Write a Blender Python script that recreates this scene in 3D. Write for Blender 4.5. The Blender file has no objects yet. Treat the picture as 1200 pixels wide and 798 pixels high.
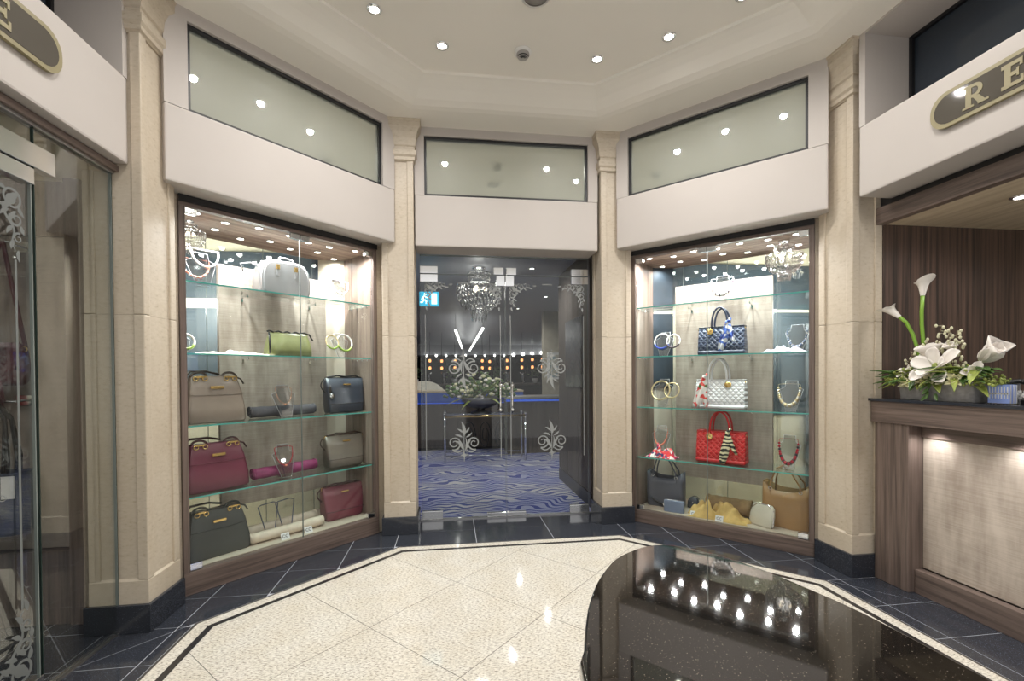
import bpy, bmesh, math, random
from mathutils import Matrix, Vector
C = bpy.context.scene.collection
S = bpy.context.scene
R = math.radians
PI = math.pi
rnd = random.Random(7)

# ---------------------------------------------------------------- camera
cam = bpy.data.cameras.new('camera')
camo = bpy.data.objects.new('camera', cam); C.objects.link(camo); S.camera = camo
F_PX, CX, CY, YAW, PIT, ROL = 535.2158, 596.8568, 445.7346, 0.1291, -0.012, -0.0072
cam.sensor_fit = 'HORIZONTAL'; cam.sensor_width = 36.0
cam.lens = 36.0 * F_PX / 1200
cam.shift_x = (600 - CX) / 1200
cam.shift_y = (CY - 399) / 1200
cam.clip_start = 0.02
_f = Vector((math.sin(YAW) * math.cos(PIT), math.cos(YAW) * math.cos(PIT), math.sin(PIT)))
_r = Vector((math.cos(YAW), -math.sin(YAW), 0)); _u = _r.cross(_f)
_c, _s = math.cos(ROL), math.sin(ROL)
_r, _u = _c * _r + _s * _u, -_s * _r + _c * _u
camo.matrix_world = Matrix(((_r.x, _u.x, -_f.x, 0), (_r.y, _u.y, -_f.y, 0), (_r.z, _u.z, -_f.z, 1.4), (0, 0, 0, 1)))

# ---------------------------------------------------------------- world, exposure, light levels
W = bpy.data.worlds.new('world'); S.world = W; W.use_nodes = True
W.node_tree.nodes['Background'].inputs[0].default_value = (1.0, 0.98, 0.955, 1)
W.node_tree.nodes['Background'].inputs[1].default_value = 1.1
S.view_settings.view_transform = 'Standard'; S.view_settings.look = 'None'
S.view_settings.exposure = 0.0; S.view_settings.gamma = 1.0
S.view_settings.use_curve_mapping = False
S.cycles.max_bounces = 14; S.cycles.transparent_max_bounces = 32
S.cycles.glossy_bounces = 6; S.cycles.transmission_bounces = 10; S.cycles.diffuse_bounces = 6
S.cycles.caustics_reflective = False; S.cycles.caustics_refractive = False
S.cycles.sample_clamp_indirect = 6.0
S.cycles.use_denoising = True
P_HALL, P_CASE, P_SHOP, P_DESK, P_LOBBY, P_STOCK = 36.0, 22.0, 18.0, 10.0, 50.0, 110.0
WARM = (1.0, 0.97, 0.93); COOL = (1.0, 0.98, 0.97)

def lamp(name, loc, power, color=WARM, size=0.04, spot=None, blend=0.6, parent=None, frame=None, direction=None):
    d = bpy.data.lights.new(name, 'SPOT' if spot else 'POINT')
    d.energy = power; d.color = color; d.shadow_soft_size = size
    if spot: d.spot_size = R(spot); d.spot_blend = blend
    o = bpy.data.objects.new(name, d); C.objects.link(o)
    m = Matrix.Translation(loc)
    if frame is not None: m = frame @ m
    if direction is not None:
        m = Matrix.Translation(m.translation) @ Vector(direction).to_track_quat('-Z', 'Y').to_matrix().to_4x4()
    o.matrix_world = m
    return o

# ---------------------------------------------------------------- wall frames: local (u right, w into the wall, z up)
def frame(a, d):
    n = Vector((math.sin(a), math.cos(a), 0)); t = Vector((math.cos(a), -math.sin(a), 0))
    o = n * d
    return Matrix(((t.x, n.x, 0, o.x), (t.y, n.y, 0, o.y), (0, 0, 1, 0), (0, 0, 0, 1)))
FL = frame(R(-45) + 0.0049, 3.4129)
FR = frame(R(45) + 0.0137, 4.1297)
FC = frame(0, 4.166)
Fl = frame(R(-90), 1.725)
Fr = frame(R(90), 2.697)
ID = Matrix.Identity(4)

# ---------------------------------------------------------------- mesh building
class MB:
    def __init__(s): s.v = []; s.f = []; s.sm = []
    def add(s, vs, fs, smooth=False, m=None):
        o = len(s.v)
        s.v += [tuple(m @ Vector(p)) if m is not None else tuple(p) for p in vs]
        s.f += [tuple(i + o for i in f) for f in fs]; s.sm += [smooth] * len(fs)
        return s
    def box(s, x0, x1, y0, y1, z0, z1, m=None):
        v = [(x, y, z) for z in (z0, z1) for y in (y0, y1) for x in (x0, x1)]
        return s.add(v, [(0, 2, 3, 1), (4, 5, 7, 6), (0, 1, 5, 4), (2, 6, 7, 3), (0, 4, 6, 2), (1, 3, 7, 5)], m=m)
    def bbox(s, x0, x1, y0, y1, z0, z1, b=0.004, m=None):
        # box with chamfered edges
        bm = bmesh.new(); bmesh.ops.create_cube(bm, size=1)
        for v in bm.verts:
            v.co = ((x0 + x1) / 2 + v.co.x * (x1 - x0), (y0 + y1) / 2 + v.co.y * (y1 - y0), (z0 + z1) / 2 + v.co.z * (z1 - z0))
        bmesh.ops.bevel(bm, geom=bm.edges[:], offset=b, segments=2, affect='EDGES', profile=0.6)
        return s.frombm(bm, m)
    def frombm(s, bm, m=None, smooth=False):
        bm.verts.index_update()
        s.add([v.co.copy() for v in bm.verts], [[v.index for v in f.verts] for f in bm.faces], smooth, m); bm.free()
        return s
    def prism(s, pts, z0, z1, m=None):
        n = len(pts)
        v = [(x, y, z0) for x, y in pts] + [(x, y, z1) for x, y in pts]
        return s.add(v, [tuple(range(n))[::-1], tuple(range(n, 2 * n))] + [(i, (i + 1) % n, n + (i + 1) % n, n + i) for i in range(n)], m=m)
    def loft(s, rings, caps=True, smooth=True, m=None, closed=True):
        n = len(rings[0]); v = [p for r in rings for p in r]; f = []
        for k in range(len(rings) - 1):
            for i in range(n if closed else n - 1):
                j = (i + 1) % n
                f.append((k * n + i, k * n + j, (k + 1) * n + j, (k + 1) * n + i))
        s.add(v, f, smooth, m)
        if caps:
            o = len(s.v) - len(v)
            s.f += [tuple(o + i for i in range(n))[::-1], tuple(o + (len(rings) - 1) * n + i for i in range(n))]; s.sm += [False, False]
        return s
    def lathe(s, prof, n=20, m=None, caps=True):
        return s.loft([[(r * math.cos(2 * PI * i / n), r * math.sin(2 * PI * i / n), z) for i in range(n)] for r, z in prof], caps, True, m)
    def tube(s, pts, r, n=8, m=None, closed=False, flat=1.0):
        P = [Vector(p) for p in pts]; L = len(P); rings = []
        up = None
        for i, p in enumerate(P):
            a = P[i - 1] if i or closed else P[i]; b = P[(i + 1) % L] if i < L - 1 or closed else P[i]
            t = (b - a).normalized() if (b - a).length > 1e-9 else Vector((0, 0, 1))
            if up is None: up = Vector((0, 1, 0)) if abs(t.y) < 0.9 else Vector((0, 0, 1))
            x = t.cross(up)
            if x.length < 1e-6: x = t.orthogonal()
            x.normalize(); y = x.cross(t).normalized(); up = y
            rr = r[i] if isinstance(r, (list, tuple)) else r
            rings.append([p + x * rr * math.cos(2 * PI * k / n) + y * rr * flat * math.sin(2 * PI * k / n) for k in range(n)])
        if closed: rings.append(rings[0])
        return s.loft(rings, not closed, True, m)
    def ball(s, c, r, n=8, k=6, sc=(1, 1, 1), m=None):
        c = Vector(c)
        rings = [[c + Vector((r * sc[0] * math.sin(PI * j / k) * math.cos(2 * PI * i / n), r * sc[1] * math.sin(PI * j / k) * math.sin(2 * PI * i / n), -r * sc[2] * math.cos(PI * j / k))) for i in range(n)] for j in range(k + 1)]
        for j in (0, k):
            z = rings[j][0].z; rings[j] = [Vector((c.x + 1e-5 * math.cos(2 * PI * i / n), c.y + 1e-5 * math.sin(2 * PI * i / n), z)) for i in range(n)]
        return s.loft(rings, True, True, m)
    def ribbon(s, pts, wd, w0=0.0, th=0.0012):
        s.k = getattr(s, 'k', 0) + 1; th = th + 0.00003 * s.k; w0 = w0 + 0.00001 * s.k
        # flat scroll in the local x-z plane
        n = len(pts); a = []; b = []
        for i in range(n):
            p0 = pts[max(i - 1, 0)]; p1 = pts[min(i + 1, n - 1)]
            dx, dz = p1[0] - p0[0], p1[1] - p0[1]; l = math.hypot(dx, dz) or 1
            h = (wd[i] if isinstance(wd, (list, tuple)) else wd) / 2
            a.append((pts[i][0] - dz / l * h, pts[i][1] + dx / l * h)); b.append((pts[i][0] + dz / l * h, pts[i][1] - dx / l * h))
        rings = [[(a[i][0], w0, a[i][1]), (b[i][0], w0, b[i][1]), (b[i][0], w0 - th, b[i][1]), (a[i][0], w0 - th, a[i][1])] for i in range(n)]
        return s.loft(rings, True, False)

MESHES = {}
def obj(name, mb, mat, parent=None, fr=None, kind=None, **k):
    me = bpy.data.meshes.new(name)
    me.from_pydata(mb.v, [], mb.f); me.validate(clean_customdata=False)
    if len(me.polygons) == len(mb.sm): me.polygons.foreach_set('use_smooth', mb.sm)
    bm = bmesh.new(); bm.from_mesh(me); bmesh.ops.recalc_face_normals(bm, faces=bm.faces[:]); bm.to_mesh(me); bm.free()
    me.update(); me.materials.append(mat)
    o = bpy.data.objects.new(name, me); C.objects.link(o)
    if parent is not None: o.parent = parent
    elif fr is not None: o.matrix_world = fr
    if kind: o['kind'] = kind
    for a, b in k.items(): o[a] = b
    return o
def inst(name, o, parent, m):
    c = o.copy(); c.name = name; C.objects.link(c); c.parent = parent; c.matrix_basis = m
    return c
def thing(name, label, cat, fr=ID, u=0, w=0, z=0, yaw=0, group=None, tilt=None):
    o = bpy.data.objects.new(name, None); C.objects.link(o); o.empty_display_size = 0.05
    m = fr @ Matrix.Translation((u, w, z)) @ Matrix.Rotation(yaw, 4, 'Z')
    if tilt is not None: m = m @ tilt
    o.matrix_world = m
    o['label'] = label; o['category'] = cat
    if group: o['group'] = group
    return o
def tag(o, label, cat, group=None):
    o['label'] = label; o['category'] = cat
    if group: o['group'] = group
    return o
def at(fr, u, w, z, yaw=0): return fr @ Matrix.Translation((u, w, z)) @ Matrix.Rotation(yaw, 4, 'Z')
def copy_tree(o, parent=None):
    c = o.copy(); C.objects.link(c)
    if parent is not None: c.parent = parent
    for ch in list(o.children): copy_tree(ch, c)
    return c

# ---------------------------------------------------------------- materials
def newmat(name):
    m = bpy.data.materials.new(name); m.use_nodes = True
    return m, m.node_tree.nodes, m.node_tree.links, m.node_tree.nodes['Principled BSDF']
def ramp(nd, lk, src, stops):
    r = nd.new('ShaderNodeValToRGB'); e = r.color_ramp.elements
    while len(e) < len(stops): e.new(0.5)
    for i, (p, c) in enumerate(stops): e[i].position = p; e[i].color = (*c, 1) if len(c) == 3 else c
    lk.new(src, r.inputs[0]); return r.outputs[0]
def coords(nd, lk, scale=(1, 1, 1), kind='Object', rot=(0, 0, 0)):
    t = nd.new('ShaderNodeTexCoord'); mp = nd.new('ShaderNodeMapping')
    mp.inputs['Scale'].default_value = scale; mp.inputs['Rotation'].default_value = rot
    lk.new(t.outputs[kind], mp.inputs[0]); return mp.outputs[0]
def noise(nd, lk, vec, scale, detail=3, rough=0.5):
    n = nd.new('ShaderNodeTexNoise'); n.inputs['Scale'].default_value = scale; n.inputs['Detail'].default_value = detail
    n.inputs['Roughness'].default_value = rough
    if vec is not None: lk.new(vec, n.inputs['Vector'])
    return n.outputs['Fac']
def bump(nd, lk, b, h, strength=0.2, dist=0.002):
    n = nd.new('ShaderNodeBump'); n.inputs['Strength'].default_value = strength; n.inputs['Distance'].default_value = dist
    lk.new(h, n.inputs['Height']); lk.new(n.outputs[0], b.inputs['Normal'])
def plain(name, c, rough=0.5, metal=0.0, var=0.12, scale=8, spec=0.5, coat=0.0, bmp=0.0, bscale=200):
    m, nd, lk, b = newmat(name)
    v = coords(nd, lk)
    lo = tuple(max(0, x * (1 - var)) for x in c); hi = tuple(min(1, x * (1 + var)) for x in c)
    lk.new(ramp(nd, lk, noise(nd, lk, v, scale), [(0.3, lo), (0.7, hi)]), b.inputs['Base Color'])
    b.inputs['Roughness'].default_value = rough; b.inputs['Metallic'].default_value = metal
    b.inputs['Specular IOR Level'].default_value = spec; b.inputs['Coat Weight'].default_value = coat
    b.inputs['Coat Roughness'].default_value = 0.08
    if bmp: bump(nd, lk, b, noise(nd, lk, v, bscale, 4), bmp, 0.001)
    return m
def emit(name, c, strength):
    m, nd, lk, b = newmat(name)
    b.inputs['Base Color'].default_value = (*c, 1); b.inputs['Emission Color'].default_value = (*c, 1)
    b.inputs['Emission Strength'].default_value = strength
    return m
def wood(name, dark, light, scale, rough=0.42, contrast=(0.36, 0.66), bmp=0.15):
    m, nd, lk, b = newmat(name)
    v = coords(nd, lk, scale)
    n1 = noise(nd, lk, v, 1.0, 5, 0.65)
    col = ramp(nd, lk, n1, [(contrast[0], dark), (0.5, tuple((a + c) / 2 for a, c in zip(dark, light))), (contrast[1], light)])
    lk.new(col, b.inputs['Base Color']); b.inputs['Roughness'].default_value = rough
    if rough > .7: b.inputs['Specular IOR Level'].default_value = 0.15
    if bmp: bump(nd, lk, b, n1, bmp, 0.001)
    return m
def pane(name, tint=(0.9, 0.94, 0.92), f=1.0, extra=0.0, rough=0.0):
    # thin sheet of clear glass: see through, Fresnel mirror on top
    m, nd, lk, b = newmat(name); nd.remove(b)
    tr = nd.new('ShaderNodeBsdfTransparent'); tr.inputs[0].default_value = (*tint, 1)
    gl = nd.new('ShaderNodeBsdfGlossy'); gl.inputs['Roughness'].default_value = rough; gl.inputs[0].default_value = (1, 1, 1, 1)
    fr = nd.new('ShaderNodeFresnel'); fr.inputs[0].default_value = 1.5
    ma = nd.new('ShaderNodeMath'); ma.operation = 'MULTIPLY_ADD'; ma.use_clamp = True
    ma.inputs[1].default_value = f; ma.inputs[2].default_value = extra; lk.new(fr.outputs[0], ma.inputs[0])
    mx = nd.new('ShaderNodeMixShader'); lk.new(ma.outputs[0], mx.inputs[0]); lk.new(tr.outputs[0], mx.inputs[1]); lk.new(gl.outputs[0], mx.inputs[2])
    lk.new(mx.outputs[0], nd['Material Output'].inputs[0])
    return m
def speckle(name, base, specks, scale, rough, size=0.25, spec=0.5, coat=0.0, stretch=(1, 1, 1), rot=0.0):
    m, nd, lk, b = newmat(name)
    v = coords(nd, lk, stretch, rot=(0, 0, rot))
    vo = nd.new('ShaderNodeTexVoronoi'); vo.inputs['Scale'].default_value = scale; lk.new(v, vo.inputs['Vector'])
    sep = nd.new('ShaderNodeSeparateColor'); lk.new(vo.outputs['Color'], sep.inputs[0])
    a = ramp(nd, lk, sep.outputs[0], specks)
    msk = ramp(nd, lk, vo.outputs['Distance'], [(size, (1, 1, 1)), (size + 0.12, (0, 0, 0))])
    mx = nd.new('ShaderNodeMix'); mx.data_type = 'RGBA'
    lk.new(msk, mx.inputs[0]); mx.inputs[6].default_value = (*base, 1); lk.new(a, mx.inputs[7])
    lk.new(mx.outputs[2], b.inputs['Base Color'])
    b.inputs['Roughness'].default_value = rough; b.inputs['Specular IOR Level'].default_value = spec
    b.inputs['Coat Weight'].default_value = coat; b.inputs['Coat Roughness'].default_value = 0.03
    return m
def quilted(name, c, seam, k=22.0, rough=0.35):
    m, nd, lk, b = newmat(name)
    t = nd.new('ShaderNodeTexCoord'); sx = nd.new('ShaderNodeSeparateXYZ'); lk.new(t.outputs['Object'], sx.inputs[0])
    outs = []
    for op in ('ADD', 'SUBTRACT'):
        a = nd.new('ShaderNodeMath'); a.operation = op; lk.new(sx.outputs[0], a.inputs[0]); lk.new(sx.outputs[2], a.inputs[1])
        s = nd.new('ShaderNodeMath'); s.operation = 'MULTIPLY'; s.inputs[1].default_value = k; lk.new(a.outputs[0], s.inputs[0])
        p = nd.new('ShaderNodeMath'); p.operation = 'PINGPONG'; p.inputs[1].default_value = 0.5; lk.new(s.outputs[0], p.inputs[0])
        outs.append(p.outputs[0])
    mn = nd.new('ShaderNodeMath'); mn.operation = 'MINIMUM'; lk.new(outs[0], mn.inputs[0]); lk.new(outs[1], mn.inputs[1])
    lk.new(ramp(nd, lk, mn.outputs[0], [(0.03, seam), (0.12, c)]), b.inputs['Base Color'])
    sq = nd.new('ShaderNodeMath'); sq.operation = 'POWER'; sq.inputs[1].default_value = 0.5; lk.new(mn.outputs[0], sq.inputs[0])
    bump(nd, lk, b, sq.outputs[0], 0.9, 0.012)
    b.inputs['Roughness'].default_value = rough
    return m
def print_cloth(name, stops, scale=30, kind='voronoi', stretch=(1, 1, 1), rough=0.7):
    m, nd, lk, b = newmat(name); v = coords(nd, lk, stretch)
    if kind == 'voronoi':
        vo = nd.new('ShaderNodeTexVoronoi'); vo.inputs['Scale'].default_value = scale; lk.new(v, vo.inputs['Vector'])
        sep = nd.new('ShaderNodeSeparateColor'); lk.new(vo.outputs['Color'], sep.inputs[0]); src = sep.outputs[0]
    elif kind == 'wave':
        wv = nd.new('ShaderNodeTexWave'); wv.inputs['Scale'].default_value = scale; wv.inputs['Distortion'].default_value = 7
        wv.inputs['Detail'].default_value = 2; wv.bands_direction = 'Z'; lk.new(v, wv.inputs['Vector']); src = wv.outputs['Fac']
    else: src = noise(nd, lk, v, scale, 3)
    r = nd.new('ShaderNodeValToRGB'); r.color_ramp.interpolation = 'CONSTANT'
    e = r.color_ramp.elements
    while len(e) < len(stops): e.new(0.5)
    for i, (p, c) in enumerate(stops): e[i].position = p; e[i].color = (*c, 1)
    lk.new(src, r.inputs[0]); lk.new(r.outputs[0], b.inputs['Base Color']); b.inputs['Roughness'].default_value = rough
    return m

plaster = plain('wall_plaster', (0.50, 0.46, 0.43), 0.75, var=0.03, scale=1.5, bmp=0.04)
ceilpaint = plain('ceiling_paint', (0.86, 0.825, 0.755), 0.7, var=0.02, scale=1.0, spec=0.2)
def make_stone():
    m, nd, lk, b = newmat('limestone')
    v = coords(nd, lk, (34, 34, 70))
    n1 = noise(nd, lk, v, 1.0, 4, 0.6)
    c1 = ramp(nd, lk, n1, [(0.25, (0.42, 0.35, 0.265)), (0.40, (0.54, 0.47, 0.375)), (0.75, (0.60, 0.53, 0.44))])
    v2 = coords(nd, lk, (1, 1, 0.5)); n2 = noise(nd, lk, v2, 3, 3)
    c2 = ramp(nd, lk, n2, [(0.3, (0.86, 0.83, 0.78)), (0.7, (1, 1, 1))])
    mx = nd.new('ShaderNodeMix'); mx.data_type = 'RGBA'; mx.blend_type = 'MULTIPLY'; mx.inputs[0].default_value = 1
    lk.new(c1, mx.inputs[6]); lk.new(c2, mx.inputs[7]); lk.new(mx.outputs[2], b.inputs['Base Color'])
    b.inputs['Roughness'].default_value = 0.45; bump(nd, lk, b, n1, 0.12, 0.002)
    return m
stone = make_stone()
wood_v = wood('dark_wood_vertical', (0.085, 0.062, 0.052), (0.20, 0.148, 0.125), (42, 42, 1.3))
wood_h = wood('dark_wood_horizontal', (0.085, 0.062, 0.052), (0.20, 0.148, 0.125), (1.3, 42, 42))
wood_y = wood('dark_wood_along_counter', (0.085, 0.062, 0.052), (0.20, 0.148, 0.125), (42, 1.3, 42))
wood_dk = wood('deep_brown_wood', (0.024, 0.015, 0.012), (0.115, 0.068, 0.05), (38, 38, 0.9))
wood_case = wood('case_wood', (0.20, 0.145, 0.115), (0.34, 0.26, 0.215), (24, 24, 0.8))
wood_case_h = wood('case_wood_ceiling', (0.20, 0.145, 0.115), (0.34, 0.26, 0.215), (0.8, 24, 24), 0.8)
wood_lt = wood('light_oak', (0.50, 0.40, 0.28), (0.66, 0.56, 0.42), (26, 1.0, 26), 0.5)
wood_lob = wood('lobby_wood', (0.06, 0.048, 0.04), (0.10, 0.08, 0.066), (14, 14, 0.7), 0.5, bmp=0)
def make_fabric(name, lo, hi):
    m, nd, lk, b = newmat(name)
    n1 = noise(nd, lk, coords(nd, lk, (9, 9, 1.6)), 1.6, 4, 0.6); n2 = noise(nd, lk, coords(nd, lk, (1, 1, 1)), 3.2, 4, 0.6)
    n3 = noise(nd, lk, coords(nd, lk, (4, 4, 200)), 1.0, 2)
    a = nd.new('ShaderNodeMath'); a.operation = 'ADD'; lk.new(n1, a.inputs[0]); lk.new(n2, a.inputs[1])
    a2 = nd.new('ShaderNodeMath'); a2.operation = 'MULTIPLY_ADD'; a2.inputs[1].default_value = 0.5; lk.new(n3, a2.inputs[0]); lk.new(a.outputs[0], a2.inputs[2])
    lk.new(ramp(nd, lk, a2.outputs[0], [(0.95 / 2, lo), (1.55 / 2, hi)]), b.inputs['Base Color'])
    dv = nd.new('ShaderNodeMath'); dv.operation = 'MULTIPLY'; dv.inputs[1].default_value = 0.5; lk.new(a2.outputs[0], dv.inputs[0])
    lk.new(dv.outputs[0], nd['Color Ramp'].inputs[0]); b.inputs['Roughness'].default_value = 0.6
    return m
fabric = make_fabric('beige_linen_wallcover', (0.30, 0.245, 0.20), (0.54, 0.47, 0.40))
fabric_shop = make_fabric('taupe_linen_wallcover', (0.24, 0.195, 0.165), (0.40, 0.34, 0.29))
black_gr = speckle('black_polished_granite', (0.028, 0.031, 0.040), [(0.0, (0.024, 0.027, 0.035)), (0.6, (0.034, 0.038, 0.05)), (0.85, (0.07, 0.08, 0.1)), (1, (0.16, 0.18, 0.22))], 220, 0.10, 0.25)
table_gr = speckle('galaxy_granite', (0.012, 0.0105, 0.009), [(0.0, (0.012, 0.011, 0.010)), (0.78, (0.02, 0.017, 0.013)), (0.92, (0.14, 0.10, 0.07)), (1, (0.34, 0.29, 0.24))], 330, 0.03, 0.2, spec=0.6)
def make_cream():
    m, nd, lk, b = newmat('cream_granite')
    v = coords(nd, lk, (60, 140, 60), rot=(0, 0, 0.6)); n1 = noise(nd, lk, v, 1.0, 4, 0.7)
    c1 = ramp(nd, lk, n1, [(0.31, (0.15, 0.14, 0.13)), (0.41, (0.40, 0.37, 0.325)), (0.50, (0.66, 0.625, 0.55)), (0.72, (0.82, 0.80, 0.74))])
    n2 = noise(nd, lk, coords(nd, lk), 5, 3); c2 = ramp(nd, lk, n2, [(0.3, (0.93, 0.90, 0.85)), (0.7, (1, 1, 1))])
    mx = nd.new('ShaderNodeMix'); mx.data_type = 'RGBA'; mx.blend_type = 'MULTIPLY'; mx.inputs[0].default_value = 1
    lk.new(c1, mx.inputs[6]); lk.new(c2, mx.inputs[7]); lk.new(mx.outputs[2], b.inputs['Base Color'])
    b.inputs['Roughness'].default_value = 0.055
    return m
cream_gr = make_cream()
grout_lt = plain('pale_grout', (0.42, 0.43, 0.46), 0.8)
grout_dk = plain('grey_grout', (0.13, 0.125, 0.12), 0.8)
strip_dk = plain('dark_inlay_stone', (0.03, 0.028, 0.028), 0.15)
strip_br = plain('brown_inlay_stone', (0.07, 0.062, 0.055), 0.2)
glass = pane('clear_glass', (0.97, 0.982, 0.977), 0.28, 0.0)
glass_door = pane('door_glass', (0.92, 0.94, 0.93), 0.6, 0.0)
glass_dk = pane('smoked_glass', (0.86, 0.875, 0.865), 0.30, 0.0)
glass_rear = pane('rear_glass', (0.88, 0.92, 0.91), 1.0, 0.03)
glass_shelf = pane('shelf_glass', (0.93, 0.97, 0.96), 0.8, 0.0)
glass_edge = plain('green_glass_edge', (0.10, 0.42, 0.37), 0.15, var=0.05)
edge_grey = plain('pale_glass_edge', (0.20, 0.23, 0.22), 0.2, var=0.05)
edge_dark = plain('dark_glass_edge', (0.02, 0.035, 0.03), 0.2)
acrylic = pane('clear_acrylic', (0.93, 0.94, 0.96), 1.6, 0.10, 0.03)
acry_edge = plain('acrylic_edge', (0.85, 0.86, 0.9), 0.2, var=0.03)
def make_mirror():
    # silvered glass with a pale green grey back coat
    m, nd, lk, b = newmat('grey_green_mirror_glass')
    b.inputs['Base Color'].default_value = (0.33, 0.35, 0.30, 1); b.inputs['Roughness'].default_value = 0.4
    gl = nd.new('ShaderNodeBsdfGlossy'); gl.inputs['Roughness'].default_value = 0.012; gl.inputs[0].default_value = (0.92, 0.96, 0.88, 1)
    mx = nd.new('ShaderNodeMixShader'); mx.inputs[0].default_value = 0.5
    lk.new(b.outputs[0], mx.inputs[1]); lk.new(gl.outputs[0], mx.inputs[2]); lk.new(mx.outputs[0], nd['Material Output'].inputs[0])
    return m
mirror = make_mirror()
etched = plain('frosted_etching', (0.30, 0.315, 0.31), 0.6, var=0.05)
etched_dim = plain('frosted_etching_dim', (0.16, 0.17, 0.165), 0.6, var=0.05)
chrome = plain('chrome', (0.80, 0.81, 0.82), 0.12, 1.0, var=0.02)
steel = plain('brushed_steel', (0.55, 0.55, 0.56), 0.3, 1.0, var=0.05)
gold = plain('gold_metal', (0.85, 0.60, 0.24), 0.22, 1.0, var=0.05)
rosegold = plain('rose_gold_metal', (0.85, 0.50, 0.35), 0.25, 1.0, var=0.05)
silver = plain('silver_metal', (0.82, 0.82, 0.85), 0.18, 1.0, var=0.05)
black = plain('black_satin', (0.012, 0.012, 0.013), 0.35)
black_frame = plain('black_frame', (0.010, 0.010, 0.012), 0.4)
white_sat = plain('white_satin', (0.80, 0.79, 0.77), 0.4, var=0.03)
cream_wall = plain('shop_cream_wall', (0.60, 0.56, 0.45), 0.7, var=0.04)
slate_wall = plain('slate_blue_wall', (0.03, 0.046, 0.062), 0.5, var=0.1)
shop_floor = plain('shop_cream_carpet', (0.66, 0.61, 0.46), 0.9, var=0.06, scale=40)
lens = emit('lamp_lens', (1.0, 0.95, 0.88), 28)
lens_case = emit('case_lamp_lens', (1.0, 0.96, 0.9), 12)
lens_cool = emit('led_lens', (0.95, 0.97, 1.0), 10)
# ================================================================ FLOOR
def clip(poly, a, b, c):            # keep a*x+b*y<=c
    out = []
    for i in range(len(poly)):
        p, q = poly[i], poly[(i + 1) % len(poly)]
        dp, dq = a * p[0] + b * p[1] - c, a * q[0] + b * q[1] - c
        if dp <= 0: out.append(p)
        if dp * dq < 0:
            t = dp / (dp - dq); out.append((p[0] + (q[0] - p[0]) * t, p[1] + (q[1] - p[1]) * t))
    return out
def area(p): return 0.5 * sum(p[i][0] * p[(i + 1) % len(p)][1] - p[(i + 1) % len(p)][0] * p[i][1] for i in range(len(p)))
def inset(poly, d):
    if len(poly) < 3: return []
    if area(poly) < 0: poly = poly[::-1]
    out = poly
    for i in range(len(poly)):
        p, q = poly[i], poly[(i + 1) % len(poly)]
        l = math.hypot(q[0] - p[0], q[1] - p[1])
        if l < 1e-6: continue
        n = ((q[1] - p[1]) / l, -(q[0] - p[0]) / l)
        out = clip(out, n[0], n[1], n[0] * p[0] + n[1] * p[1] - d)
        if len(out) < 3: return []
    return out
q2 = 2 ** 0.5
OX, OY = 0.53, 1.95
# half planes of the inner edge of the black border: (a, b, c)
OCT = [(0, 1, 3.81), (-1 / q2, 1 / q2, 3.0), (1 / q2, 1 / q2, 3.725), (-1, 0, 1.45), (1, 0, 2.51), (0, -1, -0.09), (-1 / q2, -1 / q2, 0.24), (1 / q2, -1 / q2, 1.0)]
def octpoly(inw=0.0):
    p = [(-4, -4), (5, -4), (5, 6), (-4, 6)]
    for a, b, c in OCT: p = clip(p, a, b, c - inw)
    return p
floor = obj('floor', MB().box(-3.6, 4.4, -1.1, 4.47, -0.12, -0.0016), grout_lt, kind='structure')
obj('grout_bed', MB().prism(octpoly(0.0), -0.02, -0.0013), grout_dk, floor)
G = 0.005
gx = sorted([0.54 + s * d for s in (-1, 1) for d in (0.33, 1.0, 1.36, 1.71, 2.06, 2.42, 2.78, 3.14, 3.5)]); gx = [-3.55] + gx + [4.3]
gy = [2.07 + 0.345 * k for k in range(-9, 6)] + [4.14, 4.46]
for i in range(len(gx) - 1):
    for j in range(len(gy) - 1):
        cell = [(gx[i], gy[j]), (gx[i + 1], gy[j]), (gx[i + 1], gy[j + 1]), (gx[i], gy[j + 1])]
        rest = cell
        for a, b, c in OCT:
            if len(rest) < 3: break
            piece = clip(rest, -a, -b, -c)
            piece = inset(piece, G / 2) if len(piece) > 2 else []
            if len(piece) > 2 and abs(area(piece)) > 4e-4:
                obj('black_tile', MB().prism(piece, -0.02, rnd.uniform(-0.0002, 0)), black_gr, floor)
            rest = clip(rest, a, b, c)
# inlaid octagonal strips
def ring(name, a, b, m, z):
    A, B = octpoly(a), octpoly(b)
    n = len(A)
    for i in range(n):
        j = (i + 1) % n
        p = inset([A[i], A[j], B[j], B[i]], 0.0006)
        if len(p) > 2: obj(name, MB().prism(p, -0.02, z), m, floor)
ring('brown_inlay', 0.002, 0.016, strip_br, 0)
ring('cream_strip', 0.017, 0.085, cream_gr, 0)
ring('dark_inlay', 0.086, 0.120, strip_dk, 0)
inner = octpoly(0.121)
for i in range(-6, 7):
    for j in range(-6, 7):
        cx, cy = 0.525 + 0.49 * (i + j), 2.605 + 0.4925 * (i - j) + 0.4925
        t = [(cx, cy - 0.4925), (cx + 0.49, cy), (cx, cy + 0.4925), (cx - 0.49, cy)]
        for k in range(8):
            a, b, c = OCT[k]
            if len(t) > 2: t = clip(t, a, b, c - 0.121)
        t = inset(t, 0.0018) if len(t) > 2 else []
        if len(t) > 2 and abs(area(t)) > 1e-3: obj('cream_tile', MB().prism(t, -0.02, rnd.uniform(-0.0003, 0)), cream_gr, floor)

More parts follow.
